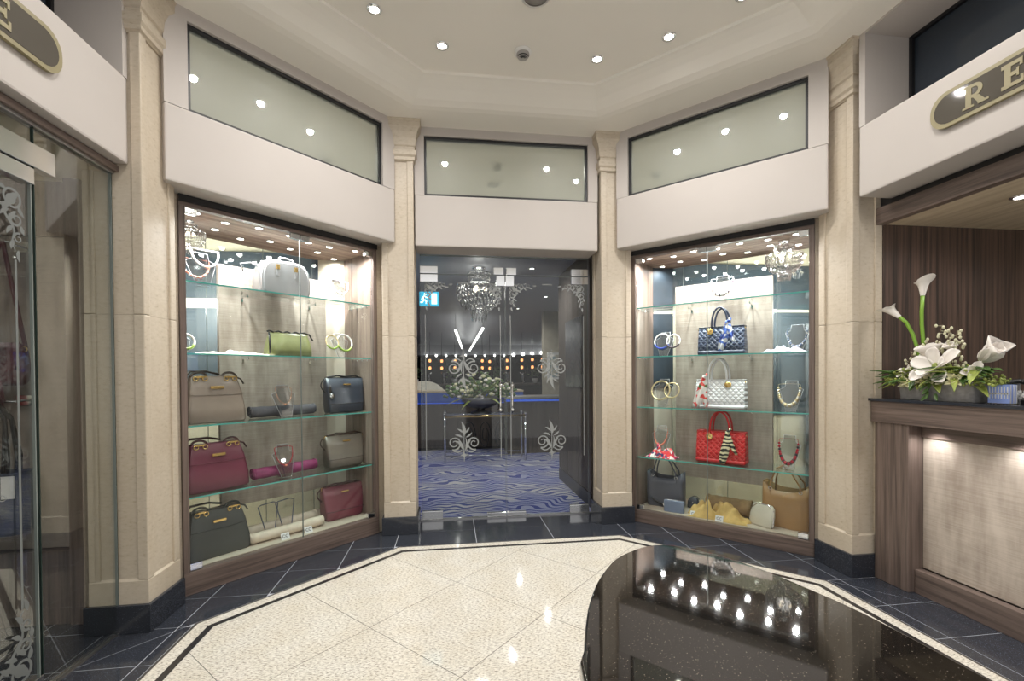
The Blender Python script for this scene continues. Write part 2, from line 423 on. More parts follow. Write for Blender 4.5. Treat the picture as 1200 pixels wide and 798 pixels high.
# ================================================================ CEILING: flat border, sloped cove, raised octagonal panel
def octo(ap, z, cx=0.50, cy=1.95):
    r = ap / math.cos(PI / 8)
    return [(cx + r * math.cos(PI / 8 + k * PI / 4), cy + r * math.sin(PI / 8 + k * PI / 4), z) for k in range(8)]
def circ8(ap, z, cx=0.50, cy=1.95):
    return octo(ap, z, cx, cy)
ce = MB()
ce.loft([octo(3.3, 3.62), octo(1.95, 3.62), octo(1.90, 3.626), octo(1.84, 3.645), octo(1.76, 3.685), octo(1.70, 3.71), octo(1.66, 3.722), octo(1.64, 3.726), octo(1.635, 3.745), octo(0.02, 3.745)], caps=False, smooth=False)
ce.loft([octo(3.3, 3.75), octo(0.02, 3.85)], caps=False, smooth=False)
ceiling = obj('ceiling', ce, ceilpaint, kind='structure')

# ================================================================ UPPER WALLS with mirrored panels
def upper_wall(name, fr, u0, u1, w0, w1, z0, z1, hole, rec, panel, num, shallow=True, left_rev=None):
    a, b, c, d = hole
    m = MB()
    m.bbox(u0, u1, w0, w1, z0, c, 0.012)
    m.box(u0, a, w0, w1, c, z1); m.box(b, u1, w0, w1, c, z1)
    if d < z1: m.box(a, b, w0, w1, d, z1)
    wl = obj(name, m, plaster, fr=fr, kind='structure')
    win = obj('window_%d' % num, MB().box(a, b, w0 + rec + 0.012, w0 + rec + 0.02, c, d), panel, fr=fr, kind='structure')
    t = 0.02
    f = MB(); y0, y1 = w0 + rec - 0.012, w0 + rec + 0.014
    f.box(a, b, y0, y1, c, c + t); f.box(a, b, y0, y1, d - t, d); f.box(a, a + t, y0, y1, c + t, d - t); f.box(b - t, b, y0, y1, c + t, d - t)
    obj('window_frame', f, black_frame, win)
    return wl
W0 = -0.1855
upper_wall('wall_front_left', FL, 0.888, 2.545, W0, 0.12, 2.559, 3.66, (1.01, 2.424, 3.015, 3.548), 0.035, mirror, 1)
upper_wall('wall_front', FC, -0.30, 1.39, 0.0, 0.29, 2.559, 3.66, (-0.214, 1.297, 3.015, 3.545), 0.03, mirror, 2)
upper_wall('wall_front_right', FR, -1.848, -0.24, W0, 0.12, 2.559, 3.66, (-1.737, -0.358, 3.018, 3.545), 0.035, mirror, 3)
dark_pane = plain('dark_window_glass', (0.035, 0.045, 0.06), 0.03, var=0.03)
upper_wall('wall_right', Fr, -2.715, 1.0, 0.0, 0.36, 2.559, 3.66, (-2.672, 0.9, 3.017, 3.605), 0.335, dark_pane, 4)
upper_wall('wall_left', Fl, -1.0, 2.745, 0.0, 0.36, 2.559, 3.66, (-0.9, 2.712, 3.022, 3.605), 0.335, dark_pane, 5)

# ================================================================ STONE PILLARS
def pillar(x0, x1, y0, y1, label):
    t = thing('stone_pillar', label, 'pillar', u=(x0 + x1) / 2, w=(y0 + y1) / 2)
    hx, hy = (x1 - x0) / 2, (y1 - y0) / 2
    obj('plinth', MB().bbox(-hx, hx, -hy, hy, 0, 0.155, 0.003), black_gr, t)
    s = 0.018; a, b = hx - s, hy - s
    for z0, z1 in ((0.155, 1.7455), (1.7465, 3.30)):
        m = MB(); e = 0.011
        m.box(-a + e, a - e, -b + e, b - e, z0, z1)
        for sx in (-1, 1):
            for sy in (-1, 1):
                # corner stile with a rounded bead
                x, y = sx * a, sy * b
                xs = sorted((x, x - sx * 0.055)); ys = sorted((y, y - sy * 0.055))
                zz = z0 if z0 > 1 else z0 + 0.13
                m.bbox(xs[0], xs[1], ys[0], ys[1], zz, z1, 0.006)
        if z0 < 1:
            m.box(-a, a, -b, b, z0, z0 + 0.125)
            q0, q1 = z0 + 0.125, z0 + 0.137
            m.loft([[(-a, -b, q0), (a, -b, q0), (a, b, q0), (-a, b, q0)], [(-a + e, -b + e, q1), (a - e, -b + e, q1), (a - e, b - e, q1), (-a + e, b - e, q1)]], True, False)
        obj('stone_block', m, stone, t)
    prof = [(0.0, 3.275), (0.004, 3.28), (0.016, 3.285), (0.016, 3.31), (0.030, 3.325), (0.030, 3.365), (0.012, 3.375), (0.012, 3.40), (0.022, 3.41), (0.026, 3.47), (0.040, 3.52), (0.062, 3.555), (0.062, 3.60), (0.068, 3.605), (0.068, 3.63)]
    obj('capital', MB().loft([[(-a - d, -b - d, z), (a + d, -b - d, z), (a + d, b + d, z), (-a - d, b + d, z)] for d, z in prof], True, False), stone, t)
    return t
pillar(-1.975, -1.641, 2.725, 3.06, 'square limestone pillar between the left glass shopfront and the left display case')
pillar(-0.60, -0.287, 4.085, 4.40, 'square limestone pillar left of the central glass doors')
pillar(1.387, 1.715, 4.095, 4.41, 'square limestone pillar right of the central glass doors')
pillar(2.70, 2.965, 2.765, 3.09, 'square limestone pillar between the right display case and the reception desk')

# ================================================================ DISPLAY CASES
SH_L = (0.613, 1.082, 1.558, 2.03); SH_R = (0.611, 1.088, 1.565, 2.03)
def display_case(fr, u0, u1, base, shelves, pan, split, label, lights):
    # w=0 is the front plane of the wooden frame
    t = thing('display_case', label, 'display case', fr, 0, 0, 0)
    D = 0.66
    obj('base', MB().bbox(u0, u1, 0, D, 0, base, 0.003), wood_h, t)
    obj('case_floor', MB().box(u0 + 0.03, u1 - 0.03, 0.06, D, base, base + 0.004), case_floor_m, t)
    for a, b in ((u0, u0 + 0.035), (u1 - 0.035, u1)): obj('jamb', MB().bbox(a, b, 0, 0.05, base, 2.49, 0.002), wood_v, t)
    obj('header', MB().bbox(u0, u1, 0, 0.05, 2.49, 2.556, 0.002), wood_h, t)
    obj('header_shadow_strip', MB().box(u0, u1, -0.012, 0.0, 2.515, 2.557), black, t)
    for a, b in ((u0, u0 + 0.02), (u1 - 0.02, u1)):
        obj('side_panel', MB().box(a, b, 0.05, D * 0.52, base, 2.49), wood_case, t)
        obj('side_panel', MB().box(a, b, D * 0.52 + 0.003, D, base, 2.49), wood_case, t)
    n = 5
    for k in range(n):
        a, b = 0.05 + (D - 0.05) * k / n, 0.05 + (D - 0.05) * (k + 1) / n
        obj('ceiling_board', MB().box(u0 + 0.02, u1 - 0.02, a + 0.0012, b - 0.0012, 2.49, 2.505), wood_case_h, t)
    obj('back_panel', MB().bbox(pan[0], pan[1], 0.41, 0.45, 0.405, 2.25, 0.003), fabric, t)
    # front glass in two leaves, with green edges
    for a, b in ((u0 + 0.036, split - 0.0015), (split + 0.0015, u1 - 0.036)):
        g = obj('glass_pane', MB().box(a, b, 0.024, 0.032, base + 0.006, 2.488), glass, t)
        obj('pane_edge', MB().box(b - 0.0015 if b < split else a, b if b < split else a + 0.0015, 0.0238, 0.0322, base + 0.006, 2.488), edge_grey, g)
        for x in ((a, a + 0.075), (b - 0.075, b)):
            outer = x[0] < u0 + 0.05 or x[1] > u1 - 0.05
            if outer: obj('patch_fitting', MB().bbox(x[0] + 0.003, x[1] - 0.003, 0.012, 0.044, base + 0.006, base + 0.048, 0.002), chrome, g)
            obj('patch_fitting', MB().bbox(x[0] + 0.003, x[1] - 0.003, 0.012, 0.044, 2.448, 2.487, 0.002), chrome, g)
    for a, b in ((u0 - 0.30, u0 - 0.001), (u1 + 0.001, u1 + 0.30)):
        obj('leak_filler', MB().box(a, b, 0.022, D, 0, 2.56), stone, fr=fr, kind='structure')  # filler block added to stop light leaking past the case side
    # rear glass doors
    cuts = [u0 + 0.02, pan[0] + 0.0, (pan[0] + pan[1]) / 2, pan[1], u1 - 0.02]
    for a, b in zip(cuts[:-1], cuts[1:]):
        obj('rear_glass', MB().box(a + 0.001, b - 0.001, D - 0.012, D - 0.006, base, 2.49), glass_rear, t)
        obj('rear_glass_edge', MB().box(b - 0.002, b + 0.002, D - 0.013, D - 0.005, base, 2.49), edge_grey, t)
    for z in shelves:
        s = obj('glass_shelf', MB().box(u0 + 0.022, u1 - 0.022, 0.056, 0.405, z - 0.010, z), glass_shelf, t)
        obj('shelf_edge', MB().box(u0 + 0.022, u1 - 0.022, 0.0535, 0.0558, z - 0.010, z), glass_edge, s)
        for x in (u0 + 0.030, u1 - 0.030):
            for y in (0.11, 0.19, 0.26, 0.35):
                obj('shelf_pin', MB().lathe([(0, 0), (0.0055, 0), (0.0055, 0.016), (0, 0.016)], 8, Matrix.Translation((x, y, z - 0.027))), chrome, s)
        for x in (pan[0] + 0.16, pan[1] - 0.16):
            obj('shelf_bracket', MB().bbox(x - 0.006, x + 0.006, 0.30, 0.409, z - 0.024, z - 0.0102, 0.002).box(x - 0.006, x + 0.006, 0.398, 0.409, z - 0.05, z - 0.02), chrome, s)
    for (u, w) in lights:
        dl = obj('downlight', MB().lathe([(0.024, 2.4895), (0.030, 2.4895), (0.030, 2.486), (0.024, 2.484)], 18, Matrix.Translation((u, w, 0)), False), chrome, t)
        obj('lens', MB().lathe([(0.0, 2.4885), (0.0245, 2.4885), (0.0245, 2.487), (0.0, 2.4855)], 16, Matrix.Translation((u, w, 0)), False), lens_case, dl)
        lamp('case_lamp', (u, w, 2.478), P_CASE * (1.45 if w < .25 else 0.45), COOL, 0.018, 165, 0.9, frame=fr)
    return t
case_floor_m = plain('pale_case_floor', (0.50, 0.42, 0.34), 0.5, var=0.05)
LL = [(1.13, 0.09), (1.33, 0.15), (1.34, 0.37), (1.53, 0.09), (1.555, 0.47), (1.735, 0.36), (1.76, 0.10), (1.942, 0.457), (1.945, 0.16), (2.145, 0.379), (2.124, 0.153), (2.33, 0.09), (2.362, 0.482)]
LR = [(-1.642, 0.09), (-1.441, 0.153), (-1.664, 0.483), (-1.455, 0.389), (-1.243, 0.09), (-1.256, 0.471), (-1.059, 0.14), (-1.061, 0.355), (-0.867, 0.09), (-0.874, 0.438), (-0.661, 0.114), (-0.675, 0.325), (-0.461, 0.09), (-0.484, 0.451)]
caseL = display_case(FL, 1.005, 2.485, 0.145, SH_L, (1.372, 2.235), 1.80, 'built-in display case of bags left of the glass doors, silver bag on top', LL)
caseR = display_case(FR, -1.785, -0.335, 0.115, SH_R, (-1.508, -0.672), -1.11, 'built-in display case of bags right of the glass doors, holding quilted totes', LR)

# spaces behind the cases
for fr, u0, u1 in ((FL, 0.2, 3.2), (FR, -2.5, 0.3)):
    obj('floor', MB().box(u0, u1, 0.67, 2.4, -0.02, 0.02), shop_floor, fr=fr, kind='structure')
    obj('wall_back', MB().box(u0, u1, 2.4, 2.5, 0, 2.9), cream_wall, fr=fr, kind='structure')
    obj('ceiling', MB().box(u0, u1, 0.67, 2.5, 2.9, 2.95), cream_wall, fr=fr, kind='structure')
    obj('wall_left', MB().box(u0 - 0.05, u0, 0.67, 2.5, 0, 2.9), cream_wall, fr=fr, kind='structure')
    obj('wall_right', MB().box(u1, u1 + 0.05, 0.67, 2.5, 0, 2.9), cream_wall, fr=fr, kind='structure')
    for p_ in (((.7, 1.2), (1.3, 1.0), (1.8, .85)) if fr is FL else ((-.4, 1.2), (-.8, 1.0), (-1.2, .85))):
        lamp('stockroom_fill', (*p_, 2.0), P_STOCK / 3, WARM, 0.06, frame=fr)  # bare fill light without a fixture, added to brighten the space behind the case
for x0, x1 in ((-4.6, -0.605), (1.72, 5.6)):
    sw = obj('wall_stockroom', MB().box(x0, x1, 4.50, 4.545, 0, 2.9), cream_wall, kind='structure')
    for a, b, c, d in (((-4.6, -1.22, 2.12, 2.55), (-4.6, -1.95, 1.2, 2.03)) if x0 < 0 else ((1.73, 5.6, 2.08, 2.55), (3.25, 5.6, .95, 2.05), (1.73, 2.3, 1.25, 2.02))):
        obj('slate_band', MB().box(a, b, 4.488, 4.501, c, d), slate_wall, sw)
def stock_shelf(fr, u, w, label, mat_):
    t = thing('shelf_unit', label, 'shelf', fr, u, w, 0.02)
    obj('frame', MB().box(-0.4, -0.37, -0.15, 0.15, 0, 1.9).box(0.37, 0.4, -0.15, 0.15, 0, 1.9), mat_, t)
    for z in (0.3, 0.75, 1.2, 1.65): obj('shelf_board', MB().bbox(-0.37, 0.37, -0.15, 0.15, z, z + 0.03, 0.003), mat_, t)
    obj('back_board', MB().box(-0.37, 0.37, 0.13, 0.15, 0, 1.9), mat_, t)
slate_mat = plain('slate_lacquer', (0.05, 0.06, 0.07), 0.4)
stock_shelf(FL, 0.75, 1.75, 'dark shelf unit seen through the far left strip of the left display case', slate_mat)
stock_shelf(FR, -0.15, 1.8, 'dark shelf unit seen through the right strip of the right display case', slate_mat)

# ================================================================ HALL LIGHTS
k = 0
def downlight(x, y, z, label, power=P_HALL, tilt=None):
    t = thing('recessed_downlight', label, 'ceiling light', u=x, w=y, z=z, group='recessed spotlights in the ceiling')
    obj('trim_ring', MB().lathe([(0.030, 0.002), (0.048, 0.002), (0.046, -0.006), (0.032, -0.008)], 24, None, False), chrome, t)
    obj('lens', MB().lathe([(0.0, -0.001), (0.031, -0.001), (0.031, -0.003), (0.0, -0.005)], 20, None, False), lens, t)
    lamp('hall_lamp', (x, y, z - 0.014), power, WARM, 0.026, 168, 0.8)
    return t
names_dl = {-43: 'round recessed spotlight at the top photo edge, leftmost on the ceiling', -23: 'round recessed spotlight in the ceiling panel, left of the smoke detector',
            23: 'round recessed spotlight in the ceiling panel, right of the smoke detector', 43: 'round recessed spotlight in the ceiling panel, second to the right of the smoke detector', 62: 'round recessed spotlight at the top photo edge, rightmost on the ceiling'}
for a in (-43, -23, 23, 43, 62):
    downlight(0.535 + 1.46 * math.sin(R(a)), 1.965 + 1.46 * math.cos(R(a)), 3.745, names_dl[a])
for a, w_ in ((-62, 'beside the left display case'), (-90, 'in front of the left shopfront'), (90, 'in front of the reception counter'), (-120, 'above the near end of the left shopfront'), (120, 'above the near end of the reception counter'), (-150, 'left of the table, behind the camera'), (150, 'right of the table, behind the camera'), (180, 'straight above the near end of the table')):
    downlight(0.535 + 1.46 * math.sin(R(a)), 1.965 + 1.46 * math.cos(R(a)), 3.745, 'round recessed spotlight out of frame, ' + w_)
t = thing('smoke_detector', 'round grey ceiling smoke detector with curved slots, between the spotlights', 'smoke detector', u=0.545, w=3.30, z=3.745)
obj('base', MB().lathe([(0.0, 0.0), (0.062, 0.0), (0.062, -0.012), (0.05, -0.016), (0, -0.016)], 28, None, False), white_sat, t)
det = plain('detector_grey', (0.36, 0.34, 0.32), 0.5)
obj('body', MB().lathe([(0.045, -0.014), (0.047, -0.028), (0.035, -0.046), (0.0, -0.05)], 28, None, False), det, t)
sl = MB()
for i in range(5):
    r0 = 0.012 + 0.007 * i
    sl.loft([[(r0 * math.cos(a), r0 * math.sin(a), -0.0515 + 0.00012 * i * i * 6), ((r0 + 0.0035) * math.cos(a), (r0 + 0.0035) * math.sin(a), -0.0515 + 0.00012 * i * i * 6), ((r0 + 0.0035) * math.cos(a), (r0 + 0.0035) * math.sin(a), -0.045), (r0 * math.cos(a), r0 * math.sin(a), -0.045)] for a in [R(-160 + 14 * q) for q in range(11)]], True, False)
obj('slots', sl, black, t)
t = thing('ceiling_speaker', 'dark round ceiling speaker cut by the top edge of the photo', 'speaker', u=0.546, w=2.80, z=3.745)
obj('rim', MB().lathe([(0.075, 0.0), (0.092, 0.0), (0.090, -0.010), (0.076, -0.012)], 32, None, False), white_sat, t)
obj('grille', MB().lathe([(0.0, -0.004), (0.077, -0.004), (0.077, -0.008), (0.0, -0.012)], 32, None, False), det, t)

# ================================================================ ETCHED ORNAMENT
def spiral(cx, cz, r0, r1, a0, turns, n=22):
    out = []
    for i in range(n + 1):
        t = i / n; a = a0 + turns * 2 * PI * t; r = r0 + (r1 - r0) * t
        out.append((cx + r * math.cos(a), cz + r * math.sin(a)))
    return out
def leaf(m, x, z, ang, l, wd, w0=0):
    n = 6
    m.ribbon([(x + l * i / n * math.cos(ang + 0.35 * (i / n - .5)), z + l * i / n * math.sin(ang + 0.35 * (i / n - .5))) for i in range(n + 1)], [wd * max(0.06, math.sin(PI * (i / n) ** 0.8)) for i in range(n + 1)], w0)
def taper(n, a, b): return [a + (b - a) * i / n for i in range(n + 1)]
def corner_ornament(sx, sz, s=1.0):
    # scrolls spreading from a corner along both edges; local corner at 0,0, growing to +x,-z before mirroring
    m = MB()
    for kx, kz, sw in ((1, 1, False), (1, 1, True)):
        def T(pts): return [((b if sw else a) * sx * s, -(a if sw else b) * sz * s) for a, b in pts]
        m.ribbon(T(spiral(0.045, 0.05, 0.008, 0.038, 2.5, 1.3)), taper(22, 0.005 * s, 0.010 * s))
        m.ribbon(T(spiral(0.12, 0.03, 0.006, 0.028, 0.5, 1.25)), taper(22, 0.004 * s, 0.010 * s))
        m.ribbon(T(spiral(0.19, 0.022, 0.004, 0.020, 2.2, 1.2)), taper(22, 0.003 * s, 0.008 * s))
        m.ribbon(T([(0.07 + 0.17 * i / 10, 0.075 - 0.045 * i / 10 + 0.012 * math.sin(i * 0.9)) for i in range(11)]), taper(10, 0.013 * s, 0.003 * s))
        for i, (x, z, a, l) in enumerate([(0.03, 0.09, 0.9, 0.05), (0.09, 0.06, 1.0, 0.045), (0.15, 0.045, 0.8, 0.04), (0.20, 0.04, 0.5, 0.04), (0.235, 0.022, 0.1, 0.045), (0.07, 0.02, -0.4, 0.04), (0.14, 0.01, -0.2, 0.035)]):
            q = T([(x, z), (x + l * math.cos(a), z + l * math.sin(a))])
            ang = math.atan2(q[1][1] - q[0][1], q[1][0] - q[0][0]); leaf(m, q[0][0], q[0][1], ang, l * s, 0.016 * s)
    leaf(m, 0.02 * sx * s, -0.02 * sz * s, math.atan2(-sz, sx), 0.10 * s, 0.03 * s)
    return m
def medallion(s=1.0, flip=1):
    m = MB()
    for k in (-1, 1):
        m.ribbon([(k * x * s, flip * z * s) for x, z in spiral(0.085, 0.0, 0.012, 0.060, 0.6, 1.7, 34)], taper(34, 0.007 * s, 0.012 * s))
        m.ribbon([(k * (0.02 + 0.08 * i / 10) * s, flip * (-0.06 - 0.02 * math.sin(i * 0.31)) * s) for i in range(11)], taper(10, 0.008 * s, 0.010 * s))
        for x, z, a, l in ((0.01, -0.06, 1.1, 0.10), (0.01, -0.02, 0.7, 0.08), (0.015, 0.05, 0.5, 0.07), (0.012, 0.09, 0.8, 0.06), (0.008, -0.07, 1.35, 0.12)):
            leaf(m, k * x * s, flip * z * s, math.atan2(flip * math.sin(a), k * math.cos(a)), l * s, 0.016 * s)
    leaf(m, 0, flip * 0.06 * s, flip * PI / 2, 0.13 * s, 0.03 * s)
    leaf(m, 0, flip * -0.13 * s, flip * PI / 2, 0.06 * s, 0.022 * s)
    for k in range(4):
        leaf(m, 0, flip * -0.105 * s, k * PI / 2, 0.032 * s, 0.014 * s)
    m.ribbon([(-0.0, flip * -0.16 * s), (0.0, flip * 0.12 * s)], 0.006 * s)
    return m

# ================================================================ CENTRAL GLASS DOORS
GY = 4.46 - 4.166
for num, (a, b, label) in enumerate(((-0.278, 0.540, 'l'), (0.546, 1.380, 'r'))):
    d = obj('door_%d' % (num + 1), MB().box(a, b, GY, GY + 0.010, 0.012, 2.372), glass_door, fr=FC, kind='structure')
    obj('door_edge', MB().box(b - 0.002, b, GY - 0.0005, GY + 0.0105, 0.012, 2.372).box(a, a + 0.002, GY - 0.0005, GY + 0.0105, 0.012, 2.372).box(a, b, GY - 0.0005, GY + 0.0105, 2.370, 2.372), edge_grey, d)
    for x, sx in ((a + 0.035, 1), (b - 0.035, -1)):
        obj('etched_corner', corner_ornament(sx, 1, 1.0), etched, d).matrix_basis = Matrix.Translation((x, GY - 0.001, 2.30))
        obj('etched_line', MB().box(x + sx * 0.012 - 0.0035, x + sx * 0.012 + 0.0035, GY - 0.0022, GY - 0.0008, 0.585, 1.985), etched, d)
    mid = (a + b) / 2
    obj('etched_dash', MB().box(mid - 0.05, mid + 0.05, GY - 0.0022, GY - 0.0008, 2.287, 2.297), etched, d)
    obj('etched_medallion', medallion(1.12), etched, d).matrix_basis = Matrix.Translation((mid + (0.0 if num == 0 else 0.04), GY - 0.001, 0.74))
    obj('etched_medallion', medallion(1.12, -1), etched, d).matrix_basis = Matrix.Translation((mid + (0.0 if num == 0 else 0.04), GY - 0.001, 1.47))
    for x0, x1, z0, z1 in ((a, a + 0.17, 2.30, 2.372) if num == 0 else (b - 0.17, b, 2.30, 2.372), (a, a + 0.20, 0.012, 0.09) if num == 0 else (b - 0.20, b, 0.012, 0.09), (b - 0.085, b, 2.27, 2.372) if num == 0 else (a, a + 0.085, 2.27, 2.372), (b - 0.19, b, 0.012, 0.05) if num == 0 else (a, a + 0.19, 0.012, 0.05)):
        obj('patch_fitting', MB().bbox(x0, x1, GY - 0.014, GY + 0.024, z0, z1, 0.003), chrome, d)
    hx = b - 0.055 if num == 0 else a + 0.055
    h = obj('door_handle', MB().tube([(hx, GY - 0.05, 1.03), (hx, GY - 0.05, 1.33)], 0.010, 10), chrome, d)
    for z in (1.06, 1.30):
        obj('handle_post', MB().tube([(hx, GY - 0.05, z), (hx, GY, z)], 0.008, 8).ball((hx, GY - 0.05, z), 0.020, 12, 8), chrome, h)
tr = obj('window_6', MB().box(-0.278, 1.380, GY, GY + 0.010, 2.378, 2.556), glass_door, fr=FC, kind='structure')
obj('transom_edge', MB().box(-0.278, 1.380, GY - 0.0008, GY + 0.0108, 2.376, 2.380).box(-0.278, 1.380, GY - 0.004, GY + 0.014, 2.549, 2.559), edge_grey, tr)
for x0, x1 in ((-0.278, -0.108), (1.21, 1.38), (0.43, 0.53), (0.556, 0.656)): obj('patch_fitting', MB().bbox(x0, x1, GY - 0.014, GY + 0.024, 2.380, 2.45, 0.003), chrome, tr)
obj('trim_1', MB().box(-0.29, 1.39, GY - 0.02, GY + 0.03, -0.002, 0.010), steel, fr=FC, kind='structure')

# ================================================================ LEFT GLASS SHOPFRONT
GX = 0.085
fx = obj('window_7', MB().box(2.272, 2.742, GX, GX + 0.010, 0.012, 2.505), glass_dk, fr=Fl, kind='structure')
obj('pane_edge', MB().box(2.739, 2.744, GX - 0.001, GX + 0.011, 0.012, 2.505).box(2.272, 2.276, GX - 0.001, GX + 0.011, 0.012, 2.505), edge_dark, fx)
obj('pane_light_edge', MB().box(2.7365, 2.739, GX - 0.001, GX + 0.011, 0.012, 2.505), edge_grey, fx)
dl = obj('door_3', MB().box(1.30, 2.258, GX, GX + 0.010, 0.020, 2.315), glass_dk, fr=Fl, kind='structure')
obj('door_edge', MB().box(2.255, 2.260, GX - 0.001, GX + 0.011, 0.020, 2.315).box(1.30, 2.258, GX - 0.001, GX + 0.011, 2.312, 2.317), edge_grey, dl)
obj('etched_corner', corner_ornament(-1, 1, 1.12), etched_dim, dl).matrix_basis = Matrix.Translation((2.218, GX - 0.001, 2.205))
obj('etched_corner', corner_ornament(-1, -1, 1.3), etched_dim, dl).matrix_basis = Matrix.Translation((2.228, GX - 0.001, 0.10))
obj('etched_line', MB().box(2.174, 2.184, GX - 0.0022, GX - 0.0008, 0.42, 1.90), etched_dim, dl)
obj('patch_fitting', MB().bbox(2.06, 2.258, GX - 0.016, GX + 0.026, 2.245, 2.315, 0.003), chrome, dl)
obj('patch_fitting', MB().bbox(2.06, 2.258, GX - 0.016, GX + 0.026, 0.020, 0.09, 0.003), chrome, dl)
tl = obj('window_8', MB().box(1.30, 2.258, GX, GX + 0.010, 2.322, 2.505), glass_dk, fr=Fl, kind='structure')
obj('patch_fitting', MB().bbox(1.95, 2.365, GX - 0.018, GX + 0.028, 2.322, 2.425, 0.003), chrome, tl)
obj('trim_2', MB().box(-0.9, 2.744, GX - 0.012, GX + 0.022, 2.505, 2.518), steel, fr=Fl, kind='structure')
obj('trim_3', MB().bbox(-0.9, 2.772, GX - 0.03, GX + 0.05, 2.518, 2.553, 0.003), wood_h, fr=Fl, kind='structure')
obj('trim_4', MB().box(-0.9, 2.744, GX - 0.012, GX - 0.004, -0.002, 0.006).box(-0.9, 2.744, GX + 0.014, GX + 0.024, -0.002, 0.006).box(-0.9, 2.744, GX - 0.004, GX + 0.014, -0.002, 0.003), steel, fr=Fl, kind='structure')
for a, b in ((0.32, 1.29), (-0.66, 0.31)):
    p_ = obj('window_9' if a > 0 else 'window_10', MB().box(a, b, GX, GX + 0.010, 0.02, 2.505), glass_dk, fr=Fl, kind='structure')
    obj('pane_edge', MB().box(b - 0.003, b, GX - 0.001, GX + 0.011, 0.02, 2.505), edge_grey, p_)

# ---- shop interior on the left: wall that faces the camera
shop = obj('wall_shop', MB().box(-3.7, -2.08, 2.955, 3.06, 0.0, 2.62), cream_wall, kind='structure')
for x0, x1 in ((-2.98, -2.145), (-3.7, -2.984)):
    obj('fabric_panel', MB().bbox(x0, x1, 2.935, 2.956, 0.425, 2.205, 0.003), fabric_shop, shop)
    obj('header_panel', MB().bbox(x0, x1, 2.925, 2.956, 2.209, 2.62, 0.003), wood_v, shop)
    obj('plinth_panel', MB().bbox(x0, x1, 2.890, 2.956, 0.0, 0.42, 0.003), wood_v, shop)
obj('end_stile', MB().bbox(-2.143, -2.062, 2.87, 2.99, 0.0, 2.62, 0.003), wood_v, shop)
obj('ceiling', MB().box(-3.7, -1.80, -1.0, 2.96, 2.52, 2.58), plain('shop_ceiling_paint', (0.55, 0.47, 0.35), 0.6, var=0.03), kind='structure')
obj('wall_shop_side', MB().box(-3.8, -3.7, -1.1, 3.06, 0.0, 2.62), cream_wall, kind='structure')
for i, (x, y) in enumerate(((-2.45, 1.75), (-2.45, 0.8), (-3.2, 1.75), (-3.2, 0.8))):
    t = thing('recessed_downlight', ['small recessed spotlight in the left shop ceiling, %s' % s for s in ('nearest the hanging bags', 'just behind the etched door', 'farther in beside the bags', 'deepest in the shop')][i], 'ceiling light', u=x, w=y, z=2.52)
    obj('trim_ring', MB().lathe([(0.030, 0.001), (0.045, 0.001), (0.043, -0.006), (0.032, -0.007)], 20, None, False), chrome, t)
    obj('lens', MB().lathe([(0.0, -0.001), (0.031, -0.001), (0.031, -0.003), (0.0, -0.004)], 16, None, False), lens_case, t)
    lamp('shop_lamp', (x, y, 2.508), P_SHOP, WARM, 0.026, 160, 0.8)

# ================================================================ RECEPTION on the right (counter runs along y)
t = thing('reception_counter', 'dark wood reception counter with black granite top and lit beige front panel', 'counter', u=2.86, w=1.4, z=0)
L0, L1 = -2.2, 1.385          # local y range (front at local x=0)
obj('granite_top', MB().bbox(-0.012, 0.55, L0, L1 + 0.02, 1.205, 1.224, 0.003), black_gr, t)
obj('apron', MB().bbox(0.0, 0.06, L0, L1, 1.065, 1.205, 0.003), wood_y, t)
obj('stile', MB().bbox(0.012, 0.135, 1.135, L1 - 0.02, 0.0, 1.065, 0.003), wood_v, t)
for a, b in ((0.15, 1.132), (-0.84, 0.147), (-1.83, -0.843)):
    obj('linen_panel', MB().bbox(0.115, 0.135, a, b, 0.155, 0.99, 0.003), fabric, t)
obj('base_board', MB().bbox(0.055, 0.11, L0, 1.132, 0.0, 0.15, 0.003), wood_y, t)
obj('top_rail', MB().bbox(0.105, 0.14, L0, 1.132, 0.985, 1.064, 0.003), wood_y, t)
obj('carcass', MB().box(0.135, 0.5, L0, L1, 0.0, 1.205), wood_lob, t)
for y in (1.03, 0.59, 0.15, -0.29, -0.73):
    d_ = obj('led_spot', MB().lathe([(0, 0.004), (0.022, 0.004), (0.022, 0.0), (0, -0.0008)], 14, Matrix.Translation((0.034, y, 1.0655)), False), lens_cool, t)
    lamp('counter_led', (2.86 + 0.034, 1.4 + y, 1.052), P_DESK * 0.5, COOL, 0.016, 130, 0.9)
rw = obj('wall_reception', MB().box(2.95, 6.2, 2.80, 2.92, 0, 2.62), wood_dk, kind='structure')
for x in range(5):
    obj('wood_panel', MB().bbox(2.952 + 0.64 * x, 2.952 + 0.64 * x + 0.637, 2.785, 2.802, 0, 2.60, 0.002), wood_dk, rw)
rc = obj('ceiling', MB().box(2.93, 6.2, -1.0, 2.80, 2.425, 2.5), wood_lt, kind='structure')
for k_ in range(5): obj('ceiling_board', MB().bbox(2.94, 6.2, -1.0 + 0.76 * k_ + 0.0015, -1.0 + 0.76 * (k_ + 1) - 0.0015, 2.412, 2.426, 0.002), wood_lt, rc)
obj('trim_5', MB().bbox(2.895, 2.955, -1.0, 2.80, 2.405, 2.515, 0.003), wood_y, kind='structure', fr=ID)
obj('trim_6', MB().box(2.93, 2.99, -1.0, 2.80, 2.515, 2.60), black, kind='structure', fr=ID)
obj('wall_reception_side', MB().box(6.2, 6.3, -1.1, 2.92, 0, 2.62), cream_wall, kind='structure')
obj('floor', MB().box(4.4, 6.3, -1.1, 2.92, -0.1, 0.0), shop_floor, kind='structure')
